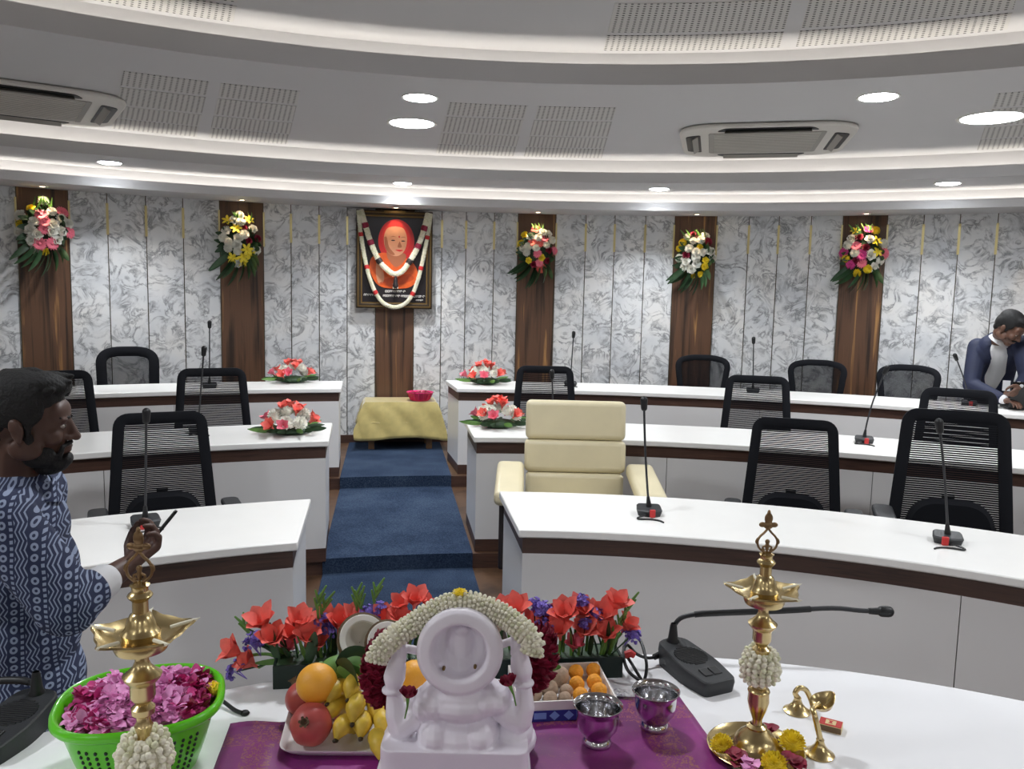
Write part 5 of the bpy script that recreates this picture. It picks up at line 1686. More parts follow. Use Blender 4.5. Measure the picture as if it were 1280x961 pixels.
def oil_lamp(name, label, loc, k, plate, yaw):
    t = thing(name, label, 'oil lamp', loc, 0, 'standing brass oil lamps'); L = lambda pr: [(r * k, zm(z) * k) for r, z in pr]
    if plate:
        b = MB(); b.lathe(L([(.001, .002), (.085, .002), (.10, .008), (.105, .014), (.102, .015), (.09, .006), (.001, .005)]), seg=48); b.build('drip_plate', X['brass'], t)
    b = MB(); b.lathe(L([(.001, .006), (.062, .006), (.060, .014), (.052, .020), (.047, .026), (.046, .032), (.036, .044), (.026, .052), (.021, .057), (.022, .061), (.014, .066)]), seg=40); b.build('foot', X['brass'], t)
    b = MB(); b.lathe(L([(.013, .064), (.010, .074), (.012, .080), (.019, .096), (.023, .112), (.022, .128), (.024, .134), (.022, .138), (.015, .142), (.011, .160), (.010, .176), (.013, .186), (.015, .192), (.011, .198), (.011, .206), (.018, .211), (.019, .220), (.011, .226), (.016, .232),
                          (.020, .238), (.020, .256), (.023, .260), (.029, .266), (.031, .271), (.024, .276), (.015, .284), (.011, .292), (.011, .303), (.016, .310)]), seg=36); b.build('stem', X['brass'], t)
    b = MB(); n = 75; pr = [(.016, .308), (.040, .310), (.043, .316), (.043, .322), (.054, .330), (.070, .338), (.068, .341), (.056, .331), (.040, .327), (.012, .330)]
    vs = []
    for r, z in pr:
        for q in range(n):
            w = 2 * PI * q / n; sp = max(0, math.cos(2.5 * (w - yaw)) ** 2) ** 3.5
            kx = 1 + (.20 * sp * max(0, (r - .042) / .024)); vs.append((r * kx * k * math.cos(w), r * kx * k * math.sin(w), (zm(z) + .003 * sp * max(0, (r - .042) / .024)) * k))
    b.add(vs, [(i * n + q, i * n + (q + 1) % n, (i + 1) * n + (q + 1) % n, (i + 1) * n + q) for i in range(len(pr) - 1) for q in range(n)]); b.build('oil_bowl', X['brass'], t)
    for q in range(5):
        w = yaw + 2 * PI * q / 5
        d = Vector((math.cos(w), math.sin(w), 0))
        bb = MB(); bb.tube(bez([d * .045 * k + Vector((0, 0, zm(.337) * k)), d * .070 * k + Vector((0, 0, zm(.341) * k)), d * .082 * k + Vector((0, 0, zm(.342) * k)), d * .090 * k + Vector((.003, 0, zm(.346) * k))], 12), [.0032 * k] * 8 + [.0036 * k, .0030 * k, .002 * k, .001 * k, .0006 * k], 7)
        o = bb.build('cotton_wick', X['jasmine'], t); o['label'] = 'twisted cotton wick'
    b = MB(); b.lathe(L([(.029, .328), (.031, .338), (.028, .343), (.024, .349), (.023, .356), (.020, .364), (.017, .372), (.0125, .376), (.0125, .398), (.018, .404), (.020, .408), (.018, .412), (.013, .416), (.013, .424), (.016, .428), (.006, .434), (.001, .435)]), seg=32); b.build('upper_stem', X['brass'], t)
    finial(t, .452 * k, .97 * k)
    return t


def ring_garland(label, loc, R, r, z, seed):
    g = thing('jasmine_ring', label, 'garland', loc + Vector((0, 0, z)), 0, 'jasmine strings on the brass lamps'); rr = random.Random(seed)
    b = MB()
    for lay, (dz, RR, tilt) in enumerate(((.018, R * .8, .25), (0, R, -.15), (-.016, R * .92, .1))):
        path = [Vector((RR * math.cos(2 * PI * k / 24), RR * math.sin(2 * PI * k / 24), dz + RR * tilt * math.sin(2 * PI * k / 24 + lay))) for k in range(25)]
        b.tube(path, r * .6, 6); buds_on(b, path, r, r * .6, r * .42, rr, mi_p=(0, 0, 0, 1))
    b.build('bud_string', [X['jasmine'], X['jasmine2']], g); return g


# right lamp
lp = on_z(944, 941, ZT)
top = at(957, 638, lp.y); kR = (top.z - ZT - .002) / .545
lampR = oil_lamp('brass_lamp', 'tall standing brass oil lamp on a brass plate at right, jasmine string round its stem', (lp.x, lp.y, ZT + .002), kR, True, .3)
q = lp.copy(); q.z = ZT
ring_garland('string of white jasmine buds round the stem of the right brass lamp', q, .026 * kR, .0165 * kR, .200 * kR, 5)
# left lamp, nearer the camera
yL = 1.31
topL = at(189, 660, yL); xl = at(178, 850, yL).x
kL = (topL.z - ZT - .002) / .545
lampL = oil_lamp('brass_lamp', 'tall standing brass oil lamp at left, in front of the green basket', (xl, yL, ZT + .002), kL, True, .55)
ring_garland('string of white jasmine round the stem of the left brass lamp', Vector((xl, yL, ZT)), .027 * kL, .0175 * kL, .156 * kL, 6)

# marigolds and petals on the plate of the right lamp
for i, (px, py, r_, lb) in enumerate([(902, 934, .024, 'yellow chrysanthemum head on the left rim of the brass plate'), (990, 931, .027, 'large yellow chrysanthemum head on the right rim of the brass plate'), (967, 958, .026, 'yellow chrysanthemum head at the front of the brass plate')]):
    c = on_z(px, py, ZT + .022); g = thing('chrysanthemum_head', lb, 'flower', (c.x, c.y, ZT + .014), 0, 'yellow chrysanthemums on the brass plate')
    b = mum_bloom(r_, i, 110); b.v = [p + Vector((0, 0, r_ * .45)) for p in b.v]; b.build('petals', X['yellow_petal'], g, angle=80)
for i, (px, py, m, lb) in enumerate([(958, 916, 'maroon', 'dark red rose petals behind the foot of the right brass lamp'), (922, 950, 'maroon', 'dark red rose petals at the front left of the brass plate'), (940, 957, 'mauve', 'pale pink petals at the front of the brass plate'), (990, 953, 'maroon', 'dark red rose petals at the front right of the brass plate')]):
    c = on_z(px, py, ZT + .018); b = MB(); rr = random.Random(i + 40)
    for k in range(12):
        w = rr.random() * 6.28; o_ = Vector((math.cos(w), math.sin(w), rr.uniform(.1, .9)))
        petal(b, Vector((rr.uniform(-.012, .012), rr.uniform(-.012, .012), rr.uniform(-.003, .008))), o_, Vector((0, 0, 1)), .024, .013, .3, .4)
    o = b.build('rose_petals', X[m], None, angle=80); o.location = c; tag(o, lb, 'petals', 'rose petals on the brass plate')

# small marigold by the left lamp foot
c = on_z(205, 957, ZT + .02); g = thing('chrysanthemum_head', 'yellow flower by the foot of the left brass lamp at the bottom edge', 'flower', (c.x, c.y, ZT + .014), 0)
b = mum_bloom(.02, 9, 70); b.v = [p + Vector((0, 0, .008)) for p in b.v]; b.build('petals', X['yellow_petal'], g, angle=80)

# ================================================================== TWO SMALL HAND LAMPS AND MATCHBOX
def hand_lamp(label, foot_px, pts_px, bowl):
    f = on_z(*foot_px, ZT); t = thing('hand_lamp', label, 'oil lamp', f, 0, 'small brass hand lamps'); W = WM[t]
    b = MB(); b.lathe([(.001, 0), (.030, 0), (.031, .003), (.026, .006), (.021, .010), (.012, .020), (.008, .030), (.0085, .034), (.006, .037)], seg=32); b.build('foot', X['brass'], t)
    top = Vector((0, 0, .034)); pts = [top] + [W.inverted() @ at(px, py, f.y + dy) for px, py, dy in pts_px]
    b = MB(); b.tube(bez(pts, 26), .0062, 10); b.build('handle', X['brass'], t)
    if bowl:
        e = pts[-1]; b = MB(); M = Matrix.Rotation(-.35, 4, 'Y') @ Matrix.Rotation(.25, 4, 'X')
        n = 40; pr = [(.001, -.012), (.010, -.011), (.020, -.002), (.0255, .010), (.0245, .011), (.018, .001), (.001, -.006)]; vs = []
        for r, z in pr:
            for q in range(n):
                w = 2 * PI * q / n; kx = 1 + .35 * max(0, math.cos(w - .4)) ** 8 * (r / .025); vs.append(M @ Vector((r * kx * math.cos(w), r * kx * math.sin(w), z)) + e + Vector((.008, 0, 0)))
        b.add(vs, [(i * n + q, i * n + (q + 1) % n, (i + 1) * n + (q + 1) % n, (i + 1) * n + q) for i in range(len(pr) - 1) for q in range(n)]); b.build('oil_cup', X['brass'], t)
    return t
hand_lamp('small brass hand lamp with a bent handle, standing behind the other one', (996, 889), [(994, 866, 0), (999, 860, 0), (1007, 862, .005), (1013, 873, .01), (1017, 886, .012)], False)
hand_lamp('small brass hand lamp with an oil cup, standing in front by the brass plate', (1024, 943), [(1021, 905, 0), (1018, 893, .005), (1016, 886, .02), (1024, 880, .04)], True)
p = on_z(1038, 911, ZT); t = thing('matchbox', 'small red and cream matchbox beside the brass hand lamps', 'matchbox', p, -.5)
b = MB(); b.box((0, 0, .0075), (.048, .034, .015)); b.build('sleeve', X['match_cream'], t, smooth=False, bevel=.0006)
b = MB(); b.box((0, 0, .0153), (.0465, .0325, .0006)); b.build('top_label', X['match_red'], t, smooth=False)
b = MB(); b.box((.0, 0, .0158), (.022, .020, .0005)); b.build('label_square', X['match_cream'], t, smooth=False)
b = MB(); b.add([(-.005, -.006, .0163), (.005, -.006, .0163), (.002, 0, .0163), (.005, .007, .0163), (-.005, .007, .0163), (-.002, 0, .0163)], [(0, 1, 2, 5), (5, 2, 3, 4)]); b.build('label_mark', X['match_red'], t, smooth=False)
b = MB(); b.box((0, -.0172, .0075), (.0475, .0006, .0125)); b.build('striker', X['husk'], t, smooth=False)

# ================================================================== CONFERENCE MICROPHONE UNITS ON THE HEAD TABLE
def conf_unit(label, loc, rz, L, Wd, neck_world, W_head):
    """wedge base with loudspeaker grille; local +X runs from the neck end to the button end"""
    t = thing('conference_microphone', label, 'microphone', loc, rz, 'conference microphone units on the head table'); W = WM[t]
    ol = rpoly([(-L * .5, -Wd * .38), (L * .1, -Wd * .5), (L * .5, -Wd * .40), (L * .5, Wd * .40), (L * .1, Wd * .5), (-L * .5, Wd * .38)], [.035, .03, .014, .014, .03, .035], 6); n = len(ol)
    hz = lambda x: .056 - .022 * (x / L + .5)
    b = MB(); vs = [(x * .96, y * .94, 0) for x, y in ol] + [(x, y, hz(x) * .72) for x, y in ol] + [(x * .985, y * .97, hz(x)) for x, y in ol] + [(x * .95, y * .92, hz(x) + .003) for x, y in ol]
    b.add(vs, [tuple(range(n))[::-1], tuple(range(3 * n, 4 * n))] + [(k * n + i, k * n + (i + 1) % n, (k + 1) * n + (i + 1) % n, (k + 1) * n + i) for k in range(3) for i in range(n)])
    b.build('base', X['mic_grey'], t, smooth=True, angle=25)
    def top(x, y): return Vector((x, y, hz(x) + .0035))
    b = MB(); gc = -.012; gr = Wd * .36
    for k in range(13):
        x = gc - gr + 2 * gr * (k + .5) / 13; h = math.sqrt(max(0, gr * gr - (x - gc) ** 2))
        b.tube([top(x, -h), top(x, h)], .0021, 6)
    b.build('speaker_grille', X['black_plastic'], t)
    b = MB()
    for y in (-.014, .014): b.box(top(L * .30, y), (.030, .024, .005), Matrix.Rotation(.17, 4, 'Y'))
    b.build('button', X['black_plastic'], t, bevel=.002)
    inv = W.inverted(); s = Vector((-L * .40, 0, hz(-L * .4))); path = [s, s + Vector((0, 0, .04))] + [inv @ p for p in neck_world]
    path = bez(path, 40)
    b = MB(); b.lathe([(.017, -.004), (.017, .004), (.013, .012), (.009, .045), (.007, .052)], s, 16); b.build('collar', X['black_plastic'], t)
    b = MB(); b.tube(path, .0062, 10); b.build('gooseneck', X['gooseneck'], t)
    m = len(path); b = MB(); b.tube(path[int(m * .45):int(m * .75)], .0082, 10); b.build('stiff_tube', X['black_plastic'], t)
    if W_head:
        e = path[-1]; d = (path[-1] - path[-4]).normalized(); b = MB(); b.tube([e - d * .03, e], [.008, .010], 10); b.cap(e + d * .006, e + d * .022, .0145, .015, 14); b.build('microphone_head', X['black_plastic'], t)
    return t


c0 = on_z(832, 816, ZT); c1 = on_z(900, 862, ZT); mid = on_z(866, 845, ZT)
dv = (c1 - c0); rz = math.atan2(dv.y, dv.x)
yy = c0.y
conf_unit('charcoal conference microphone unit with a long gooseneck reaching right, behind the right brass lamp', (mid.x, mid.y, ZT), rz, max(.2, dv.length * .98), .115,
          [at(841, 785, yy), at(850, 773, yy), at(868, 768, yy - .005), at(900, 766, yy - .01), at(980, 763, yy - .01), at(1040, 760, yy), at(1075, 763, yy), at(1100, 764, yy)], True)
# its cable with a red tie, looping beside the flower trough
cb = thing('microphone_cable', 'looped black cable with a red tie at the back of the right conference microphone unit', 'cable', on_z(800, 845, ZT), 0)
pp = [(838, 812, .03), (815, 822, .022), (797, 818, .035), (784, 806, .05), (779, 818, .05), (785, 838, .03), (800, 850, .012), (806, 848, .01), (808, 828, .04), (800, 800, .07), (786, 796, .07), (780, 812, .05), (790, 830, .03), (806, 856, .008), (812, 864, .006)]
b = MB(); b.tube(bez([on_z(x, y, ZT + h) for x, y, h in pp], 90), .0042, 8); b.build('cord', X['black_plastic'], cb, world=WM[cb])
b = MB(); q = on_z(786, 819, ZT + .045); b.tube([q + Vector((-.012, 0, .0)), q + Vector((.004, 0, .006)), q + Vector((.014, 0, 0))], [.009, .011, .008], 8); o = b.build('cable_tie', X['red'], cb, world=WM[cb])
b = MB(); b.tube([on_z(818, 821, ZT + .022), on_z(836, 813, ZT + .026)], [.008, .010], 10); b.build('plug', X['black_plastic'], cb, world=WM[cb])
# left unit cut by the frame
nl = on_z(52, 893, ZT); ml = on_z(14, 922, ZT)
ex = (ml - nl); rz = math.atan2(ex.y, ex.x)
conf_unit('charcoal conference microphone unit cut off by the lower left corner of the picture', (ml.x, ml.y, ZT), rz, .21, .125,
          [at(52, 866, nl.y), at(40, 854, nl.y), at(18, 850, nl.y), at(-40, 853, nl.y), at(-120, 856, nl.y), at(-200, 858, nl.y)], True)
cb = thing('microphone_cable', 'short black cable end on the white cloth right of the green basket', 'cable', on_z(290, 885, ZT), 0)
b = MB(); b.tube(bez([on_z(262, 868, ZT + .02), on_z(278, 876, ZT + .012), on_z(293, 887, ZT + .006), on_z(303, 891, ZT + .006)], 20), .0045, 8)
b.build('cord', X['black_plastic'], cb, world=WM[cb])
b = MB(); q = on_z(306, 891, ZT + .003); b.lathe([(.001, -.003), (.009, -.003), (.011, 0), (.008, .004), (.001, .005)], q, 14); b.build('cord_end', X['black_plastic'], cb, world=WM[cb])
# crumpled clear wrapper between box and cup
c = on_z(779, 868, ZC); b = MB()
def crump(u, v): return Vector(((u - .5) * .05, (v - .5) * .035, .004 + .010 * abs(mnoise.noise(Vector((u * 4, v * 4, .3))))))
b.grid(crump, 14, 12); o = b.build('paper_scrap', X['paper'], None, smooth=False, solid=.0006); o.location = c; tag(o, 'crumpled white paper scrap between the sweets box and the right steel cup', 'paper')

# ================================================================== GREEN BASKET OF PETALS
bc = on_z(180, 938, ZT); yb_ = 1.545
cen = at(178, 935, yb_); cen.z = ZT
t = thing('green_basket', 'lime green plastic basket full of pink petals at lower left', 'basket', cen, .30)
BHt = .135
def oval_sec(kx, ky, z, n=64, sq=2.6, dz=0.0):
    out = []
    for k in range(n):
        w = 2 * PI * k / n; c, s = math.cos(w), math.sin(w)
        out.append(Vector((kx * math.copysign(abs(c) ** (2 / sq), c), ky * math.copysign(abs(s) ** (2 / sq), s), z + dz * c * c)))
    return out
RX, RY = .150, .136
layers = [oval_sec(RX * .66, RY * .66, 0), oval_sec(RX * .70, RY * .70, .004), oval_sec(RX * .80, RY * .80, .045), oval_sec(RX * .90, RY * .90, .095), oval_sec(RX * .95, RY * .95, .118), oval_sec(RX * .96, RY * .96, .122),
          oval_sec(RX * 1.03, RY * 1.03, .122), oval_sec(RX * 1.055, RY * 1.055, .127), oval_sec(RX * 1.05, RY * 1.05, .137), oval_sec(RX * 1.01, RY * 1.01, .142), oval_sec(RX * .97, RY * .97, .139), oval_sec(RX * .935, RY * .935, .118),
          oval_sec(RX * .88, RY * .88, .095), oval_sec(RX * .78, RY * .78, .045), oval_sec(RX * .68, RY * .68, .007)]
b = MB(); n = 64; b.add([p for L in layers for p in L], [tuple(range(n))[::-1], tuple((len(layers) - 1) * n + k for k in range(n))] + [(i * n + k, i * n + (k + 1) % n, (i + 1) * n + (k + 1) % n, (i + 1) * n + k) for i in range(len(layers) - 1) for k in range(n)])
b.cur = 1
                                            # rows of drain holes pressed through the wall
for w in [rad(x) for x in range(-128, -34, 8)]:
    for z in (.022, .034, .046, .058, .070, .082, .094):
        kk = .745 + .105 * (z - .015) / .08 + (.0 if z > .02 else 0)
        kk = .70 + (z - .004) / .041 * .10 if z < .045 else .80 + (z - .045) / .05 * .10
        c, s = math.cos(w), math.sin(w)
        p = Vector((RX * kk * math.copysign(abs(c) ** (2 / 2.6), c), RY * kk * math.copysign(abs(s) ** (2 / 2.6), s), z))
        b.ell(p, (.0034, .0034, .0042), None, 8, 6)
b.build('shell', [X['green_plastic'], X['trough']], t, smooth=True, angle=60)
# petals
b = MB(); rr = random.Random(12)
for k in range(1500):
    w = rr.random() * 2 * PI; r_ = math.sqrt(rr.random()) * .86
    c, s = math.cos(w), math.sin(w)
    x = RX * r_ * math.copysign(abs(c) ** .77, c); y = RY * r_ * math.copysign(abs(s) ** .77, s)
    mound = .116 + .034 * (1 - r_ * r_) + .016 * mnoise.noise(Vector((x * 22, y * 22, 1)))
    o_ = Vector((rr.gauss(0, 1), rr.gauss(0, 1), rr.uniform(-.1, .8)))
    patch = mnoise.noise(Vector((x * 16 + 3, y * 16, 0)))
    b.cur = 0 if patch > -.28 else 1
    if x > RX * .62 and patch < .2: b.cur = rr.choice((1, 2))
    L_ = rr.uniform(.016, .028)
    petal(b, Vector((x, y, mound)), o_, Vector((rr.uniform(-.4, .4), rr.uniform(-.4, .4), 1)), L_, L_ * .34, rr.uniform(-.3, .5), .4)
o = b.build('flower_petals', [X['mauve'], X['magenta'], X['maroon']], None, angle=80); o.location = cen; o.rotation_euler.z = .30
tag(o, 'mauve and magenta petals heaped in the lime green basket', 'petals', kind='stuff')
# filling under the visible layer, so that the heap has a body
g = thing('marigold_bit', 'bright yellow petal tuft among the pink petals at the right of the basket', 'flower', cen + Vector((.125, .055, .128)), 0)
b = mum_bloom(.018, 2, 30); b.build('petals', X['yellow_petal'], g, angle=80)
b = MB(); b.add([p * 1.0 for p in oval_sec(RX * .74, RY * .74, .03)] + [p for p in oval_sec(RX * .86, RY * .86, .110)] + [p for p in oval_sec(RX * .5, RY * .5, .138)], [tuple(range(64))[::-1], tuple(range(128, 192))] + [(i * 64 + k, i * 64 + (k + 1) % 64, (i + 1) * 64 + (k + 1) % 64, (i + 1) * 64 + k) for i in range(2) for k in range(64)])
o = b.build('petal_bed', X['magenta'], None); o.location = cen; o.rotation_euler.z = .30; tag(o, 'dense dark pink petals underneath the loose ones in the green basket', 'petals', kind='stuff')
# ================================================================== PEOPLE
class Fig:
    """collects overlapping rounded volumes in a local frame (x forward, y left, z up); fused later into one skin"""
    def __init__(s, b, M, sc=1.0):
        s.b = b; s.M = M; s.sc = sc; s.R = M.to_3x3().normalized().to_4x4()

    def e(s, c, r, rot=None):
        s.b.ell(s.M @ Vector(c), tuple(k * s.sc for k in ((r, r, r) if isinstance(r, (int, float)) else r)), s.R @ rot if rot else s.R, 20, 14)

    def c(s, p, q, r0, r1):
        s.b.cap(s.M @ Vector(p), s.M @ Vector(q), r0 * s.sc, r1 * s.sc, 14)

    def ch(s, pts, rs):
        for i in range(len(pts) - 1): s.c(pts[i], pts[i + 1], rs[i], rs[i + 1])


def head(f):
    """about 0.225 m from chin to crown, origin between the ears"""
    f.e((-.012, 0, .035), (.096, .074, .088)); f.e((-.05, 0, .005), (.055, .062, .065))
    f.e((.035, 0, -.012), (.058, .061, .082)); f.e((.030, 0, -.062), (.052, .052, .045)); f.e((.062, 0, -.098), (.026, .030, .020))
    f.e((.070, 0, .030), (.026, .055, .034)); f.e((.084, .026, .014), (.012, .024, .009)); f.e((.084, -.026, .014), (.012, .024, .009))
    for s in (-1, 1):
        f.e((.062, s * .040, -.030), (.026, .024, .026)); f.e((.008, s * .060, -.062), (.040, .014, .030))
        f.e((.078, s * .031, -.004), (.012, .017, .011))
        M = Matrix.Rotation(s * .25, 4, 'Z') @ Matrix.Rotation(-.15, 4, 'Y')
        f.e((-.008, s * .076, -.012), (.017, .008, .031), M); f.e((-.014, s * .083, .000), (.016, .006, .020), M); f.e((-.002, s * .079, -.038), (.009, .007, .010), M)
        f.e((.096, s * .013, -.036), (.011, .009, .009))
    f.ch([(.090, 0, .012), (.101, 0, -.012), (.111, 0, -.034)], [.009, .010, .0125])
    f.e((.092, 0, -.059), (.012, .022, .0065)); f.e((.090, 0, -.071), (.012, .019, .0075)); f.e((.082, 0, -.066), (.016, .028, .018))


def eyes(t, Mw, sc, m_skin):
    for s in (-1, 1):
        b = MB(); f = Fig(b, Mw, sc); f.e((.0795, s * .0315, -.0035), (.0125, .0145, .0075)); o = b.build('eye', X['eye_white'], t, world=WM[t])
        b = MB(); f = Fig(b, Mw, sc); f.e((.0895, s * .0315, -.0035), (.0035, .0055, .0055)); b.build('iris', X['eye_dark'], o, world=WM[t])


def hand_at(f, w, tip, palm_n, curl, spread=.5, sc=1.0, hold=False, mirror=1):
    """hand from wrist w toward tip; palm_n = palm normal (side the fingers close to)"""
    w = Vector(w); d = (Vector(tip) - w).normalized(); n = Vector(palm_n); n = (n - d * n.dot(d)).normalized(); s = d.cross(n) * mirror
    f.ch([w, w + d * .03 * sc], [.022 * sc, .024 * sc])
    for k in range(4):
        o = s * ((k - 1.5) * .0185 * sc)
        f.c(w + d * .015 * sc + o * .6, w + d * (.082 - .004 * abs(k - 1.2)) * sc + o, .0135 * sc, .0115 * sc)
    lens = (.068, .078, .073, .058)
    for k in range(4):
        p = w + d * (.085 - .004 * abs(k - 1.2)) * sc + s * ((k - 1.5) * .0195 * sc); dd = (d + s * ((k - 1.5) * .12 * spread)).normalized()
        rr = [.0098, .0090, .0082, .0070]; pts = [p]; ang = 0.0
        for j, fr in enumerate((.42, .32, .26)):
            ang += curl * (1.0, 1.2, .8)[j] * (1 + .12 * k)
            pts.append(pts[-1] + (dd * math.cos(ang) + n * math.sin(ang)) * (lens[k] * fr * sc))
        f.ch(pts, [r * sc for r in rr])
    # thumb leaves the side of the palm near its base
    p = w + d * .03 * sc - s * (.026 * sc); q = p + (d * .6 - s * .75 + n * .35).normalized() * .036 * sc; u = q + (d * .85 - s * .1 + n * .55).normalized() * .032 * sc; v = u + (d * .7 + s * .35 + n * .5).normalized() * .026 * sc
    f.ch([p, q, u, v], [.0145 * sc, .0120 * sc, .0105 * sc, .0085 * sc])
    return w + d * .06 * sc + n * .02 * sc


I4 = Matrix.Identity(4)

# ---------------- man in the patterned shirt, left foreground
YM = 2.05
def A_(x, y, dy=0.0): return at(x, y, YM + dy)
N0 = A_(26, 600, .04)
yaw = .30
fw_ = Vector((math.cos(yaw), math.sin(yaw), 0)); sd = Vector((math.sin(yaw), -math.cos(yaw), 0))       # forward, towards the camera (his right)
t = thing('person', 'bearded person in an indigo patterned shirt standing at the left edge, holding a pen', 'person', (N0.x, N0.y, 0), 0)
HM = Matrix.Translation(A_(36, 527, .03)) @ Matrix.Rotation(yaw, 4, 'Z') @ Matrix.Rotation(.06, 4, 'Y')
b = MB(); f = Fig(b, HM, 1.0); head(f)
g_ = Fig(b, I4)
up_ = Vector((0, 0, 1))
# neck, torso, hips, legs
hc = HM @ Vector((-.025, 0, -.06))
g_.ch([hc, N0 + up_ * .03 - fw_ * .01, N0 - up_ * .06], [.056, .060, .075])
for dz, rf, rs_, rz_ in ((-.14, .10, .15, .13), (-.30, .11, .15, .16), (-.48, .11, .14, .16), (-.62, .12, .155, .14)):
    b.ell(N0 + up_ * dz - fw_ * .01, (rf, rs_, rz_), Matrix.Rotation(yaw, 4, 'Z'), 20, 14)
zh = N0.z - .68
for s_, fo in ((-1, .03), (1, -.02)):
    hp = N0 + sd * (s_ * .085) + fw_ * fo; hp.z = zh
    kn = hp + fw_ * .03; kn.z = .46; an = hp - fw_ * .01; an.z = .08
    g_.ch([hp, kn, an], [.075, .052, .036]); g_.ch([an + up_ * -.03, an + fw_ * .15 + up_ * -.05], [.034, .028])
# right arm (camera side) reaching towards the desk
sh = N0 + sd * .175 - up_ * .065 + fw_ * .005
el = A_(84, 757, -.14); wr = A_(158, 708, .02); tp = A_(200, 670, .10)
g_.ch([sh, el], [.052, .044]); g_.ch([el, wr], [.043, .028])
hold = hand_at(g_, wr, tp, (-.1, -.15, .9), .62, .3, 1.05, mirror=1)
# left arm hanging on the far side
sh2 = N0 - sd * .175 - up_ * .065; el2 = sh2 - fw_ * .03 - up_ * .29 - sd * .02; wr2 = el2 + fw_ * .03 - up_ * .24
g_.ch([sh2, el2], [.052, .043]); g_.ch([el2, wr2], [.042, .028]); hand_at(g_, wr2, wr2 + fw_ * .03 - up_ * .14, sd, .35, .3, 1.0, mirror=-1)
b.build('body', X['skin'], t, world=WM[t], voxel=.0042, sm=5)
eyes(t, HM, 1.0, None)
# hair with a raised fringe, beard and moustache
b = MB(); f = Fig(b, HM)
f.e((-.020, 0, .060), (.102, .080, .078)); f.e((-.062, 0, .022), (.060, .073, .072)); f.e((.030, 0, .102), (.062, .062, .032)); f.e((.062, .0, .096), (.036, .05, .026)); f.e((-.07, 0, -.035), (.036, .056, .038))
for s in (-1, 1): f.e((-.012, s * .066, .040), (.062, .016, .052)); f.e((.014, s * .0685, .004), (.010, .008, .034))
rr = random.Random(2)
for k in range(70):
    w = rr.uniform(-1.1, 1.1); u = rr.uniform(-.09, .082); z = .118 + .014 * (1 - abs(w)) - .30 * max(0, abs(u) - .04)
    f.c((u, .055 * w, z - .03 * abs(w)), (u + rr.uniform(-.012, .018), .057 * w, z + .004 - .03 * abs(w)), .012, .007)
b.build('hair', X['hair'], t, world=WM[t], voxel=.004, sm=1)
b = MB(); f = Fig(b, HM)
f.e((.062, 0, -.104), (.036, .040, .028)); f.e((.048, 0, -.116), (.036, .038, .022)); f.e((.092, 0, -.094), (.014, .026, .018))
for s in (-1, 1): f.e((.036, s * .048, -.082), (.040, .014, .030), Matrix.Rotation(s * -.3, 4, 'Z')); f.e((.014, s * .062, -.052), (.016, .010, .036)); f.c((.098, s * .004, -.050), (.086, s * .030, -.058), .0065, .005); f.c((.086, s * .030, -.058), (.080, s * .034, -.085), .006, .007)
b.build('beard', X['hair'], t, world=WM[t], voxel=.0035, sm=1)
for s in (-1, 1):
    b = MB(); f = Fig(b, HM); f.c((.095, s * .012, .017), (.082, s * .046, .019), .0045, .003); b.build('eyebrow', X['hair'], t, world=WM[t])
# shirt: torso, loose sleeves, collar
b = MB(); g_ = Fig(b, I4); RZ = Matrix.Rotation(yaw, 4, 'Z')
for dz, rf, rs_, rz_ in ((-.13, .115, .178, .115), (-.25, .135, .182, .15), (-.40, .138, .176, .16), (-.55, .142, .176, .16), (-.68, .146, .18, .13)):
    b.ell(N0 + up_ * dz - fw_ * .005, (rf, rs_, rz_), RZ, 24, 16)
g_.ch([N0 - up_ * .03, N0 - up_ * .08], [.074, .10])
g_.ch([N0 + sd * .06 - up_ * .045, sh], [.07, .072]); g_.ch([N0 - sd * .06 - up_ * .045, sh2], [.07, .072])
cf = el.lerp(wr, .30)
g_.ch([sh, sh.lerp(el, .5), el], [.078, .078, .074]); g_.ch([el, cf], [.074, .060])
g_.ch([sh2, el2], [.074, .066]); g_.ch([el2, el2.lerp(wr2, .5)], [.064, .056])
b.build('shirt', X['shirt'], t, world=WM[t], voxel=.006, sm=6)
b = MB(); nc = 40; vs = []
for rr_, dz in ((.066, .034), (.074, .030), (.092, -.018), (.084, -.016)):
    for k in range(nc):
        w = 2 * PI * (k / nc); p = Vector((math.cos(w) * rr_ * 1.02, math.sin(w) * rr_, 0)); dzz = dz - .028 * max(0, math.cos(w)) ** 2
        vs.append(N0 + RZ @ p + up_ * (dzz - .012) + fw_ * .004)
b.add(vs, [(i * nc + k, i * nc + (k + 1) % nc, ((i + 1) % 4) * nc + (k + 1) % nc, ((i + 1) % 4) * nc + k) for i in range(4) for k in range(nc)])
b.build('collar', X['shirt'], t, world=WM[t])
b = MB(); g_ = Fig(b, I4); g_.ch([el.lerp(wr, .26), el.lerp(wr, .58)], [.055, .046]); b.build('cuff', X['cuff'], t, world=WM[t], voxel=.005, sm=3)
b = MB(); g_ = Fig(b, I4)
b.ell(Vector((N0.x, N0.y, zh + .0)) - fw_ * .01, (.13, .165, .13), RZ, 20, 14)
for s_, fo in ((-1, .03), (1, -.02)):
    hp = N0 + sd * (s_ * .085) + fw_ * fo; hp.z = zh
    kn = hp + fw_ * .03; kn.z = .46; an = hp - fw_ * .01; an.z = .09
    g_.ch([hp, kn, an], [.098, .074, .062])
b.build('trousers', X['dark_trouser'], t, world=WM[t], voxel=.008, sm=4)
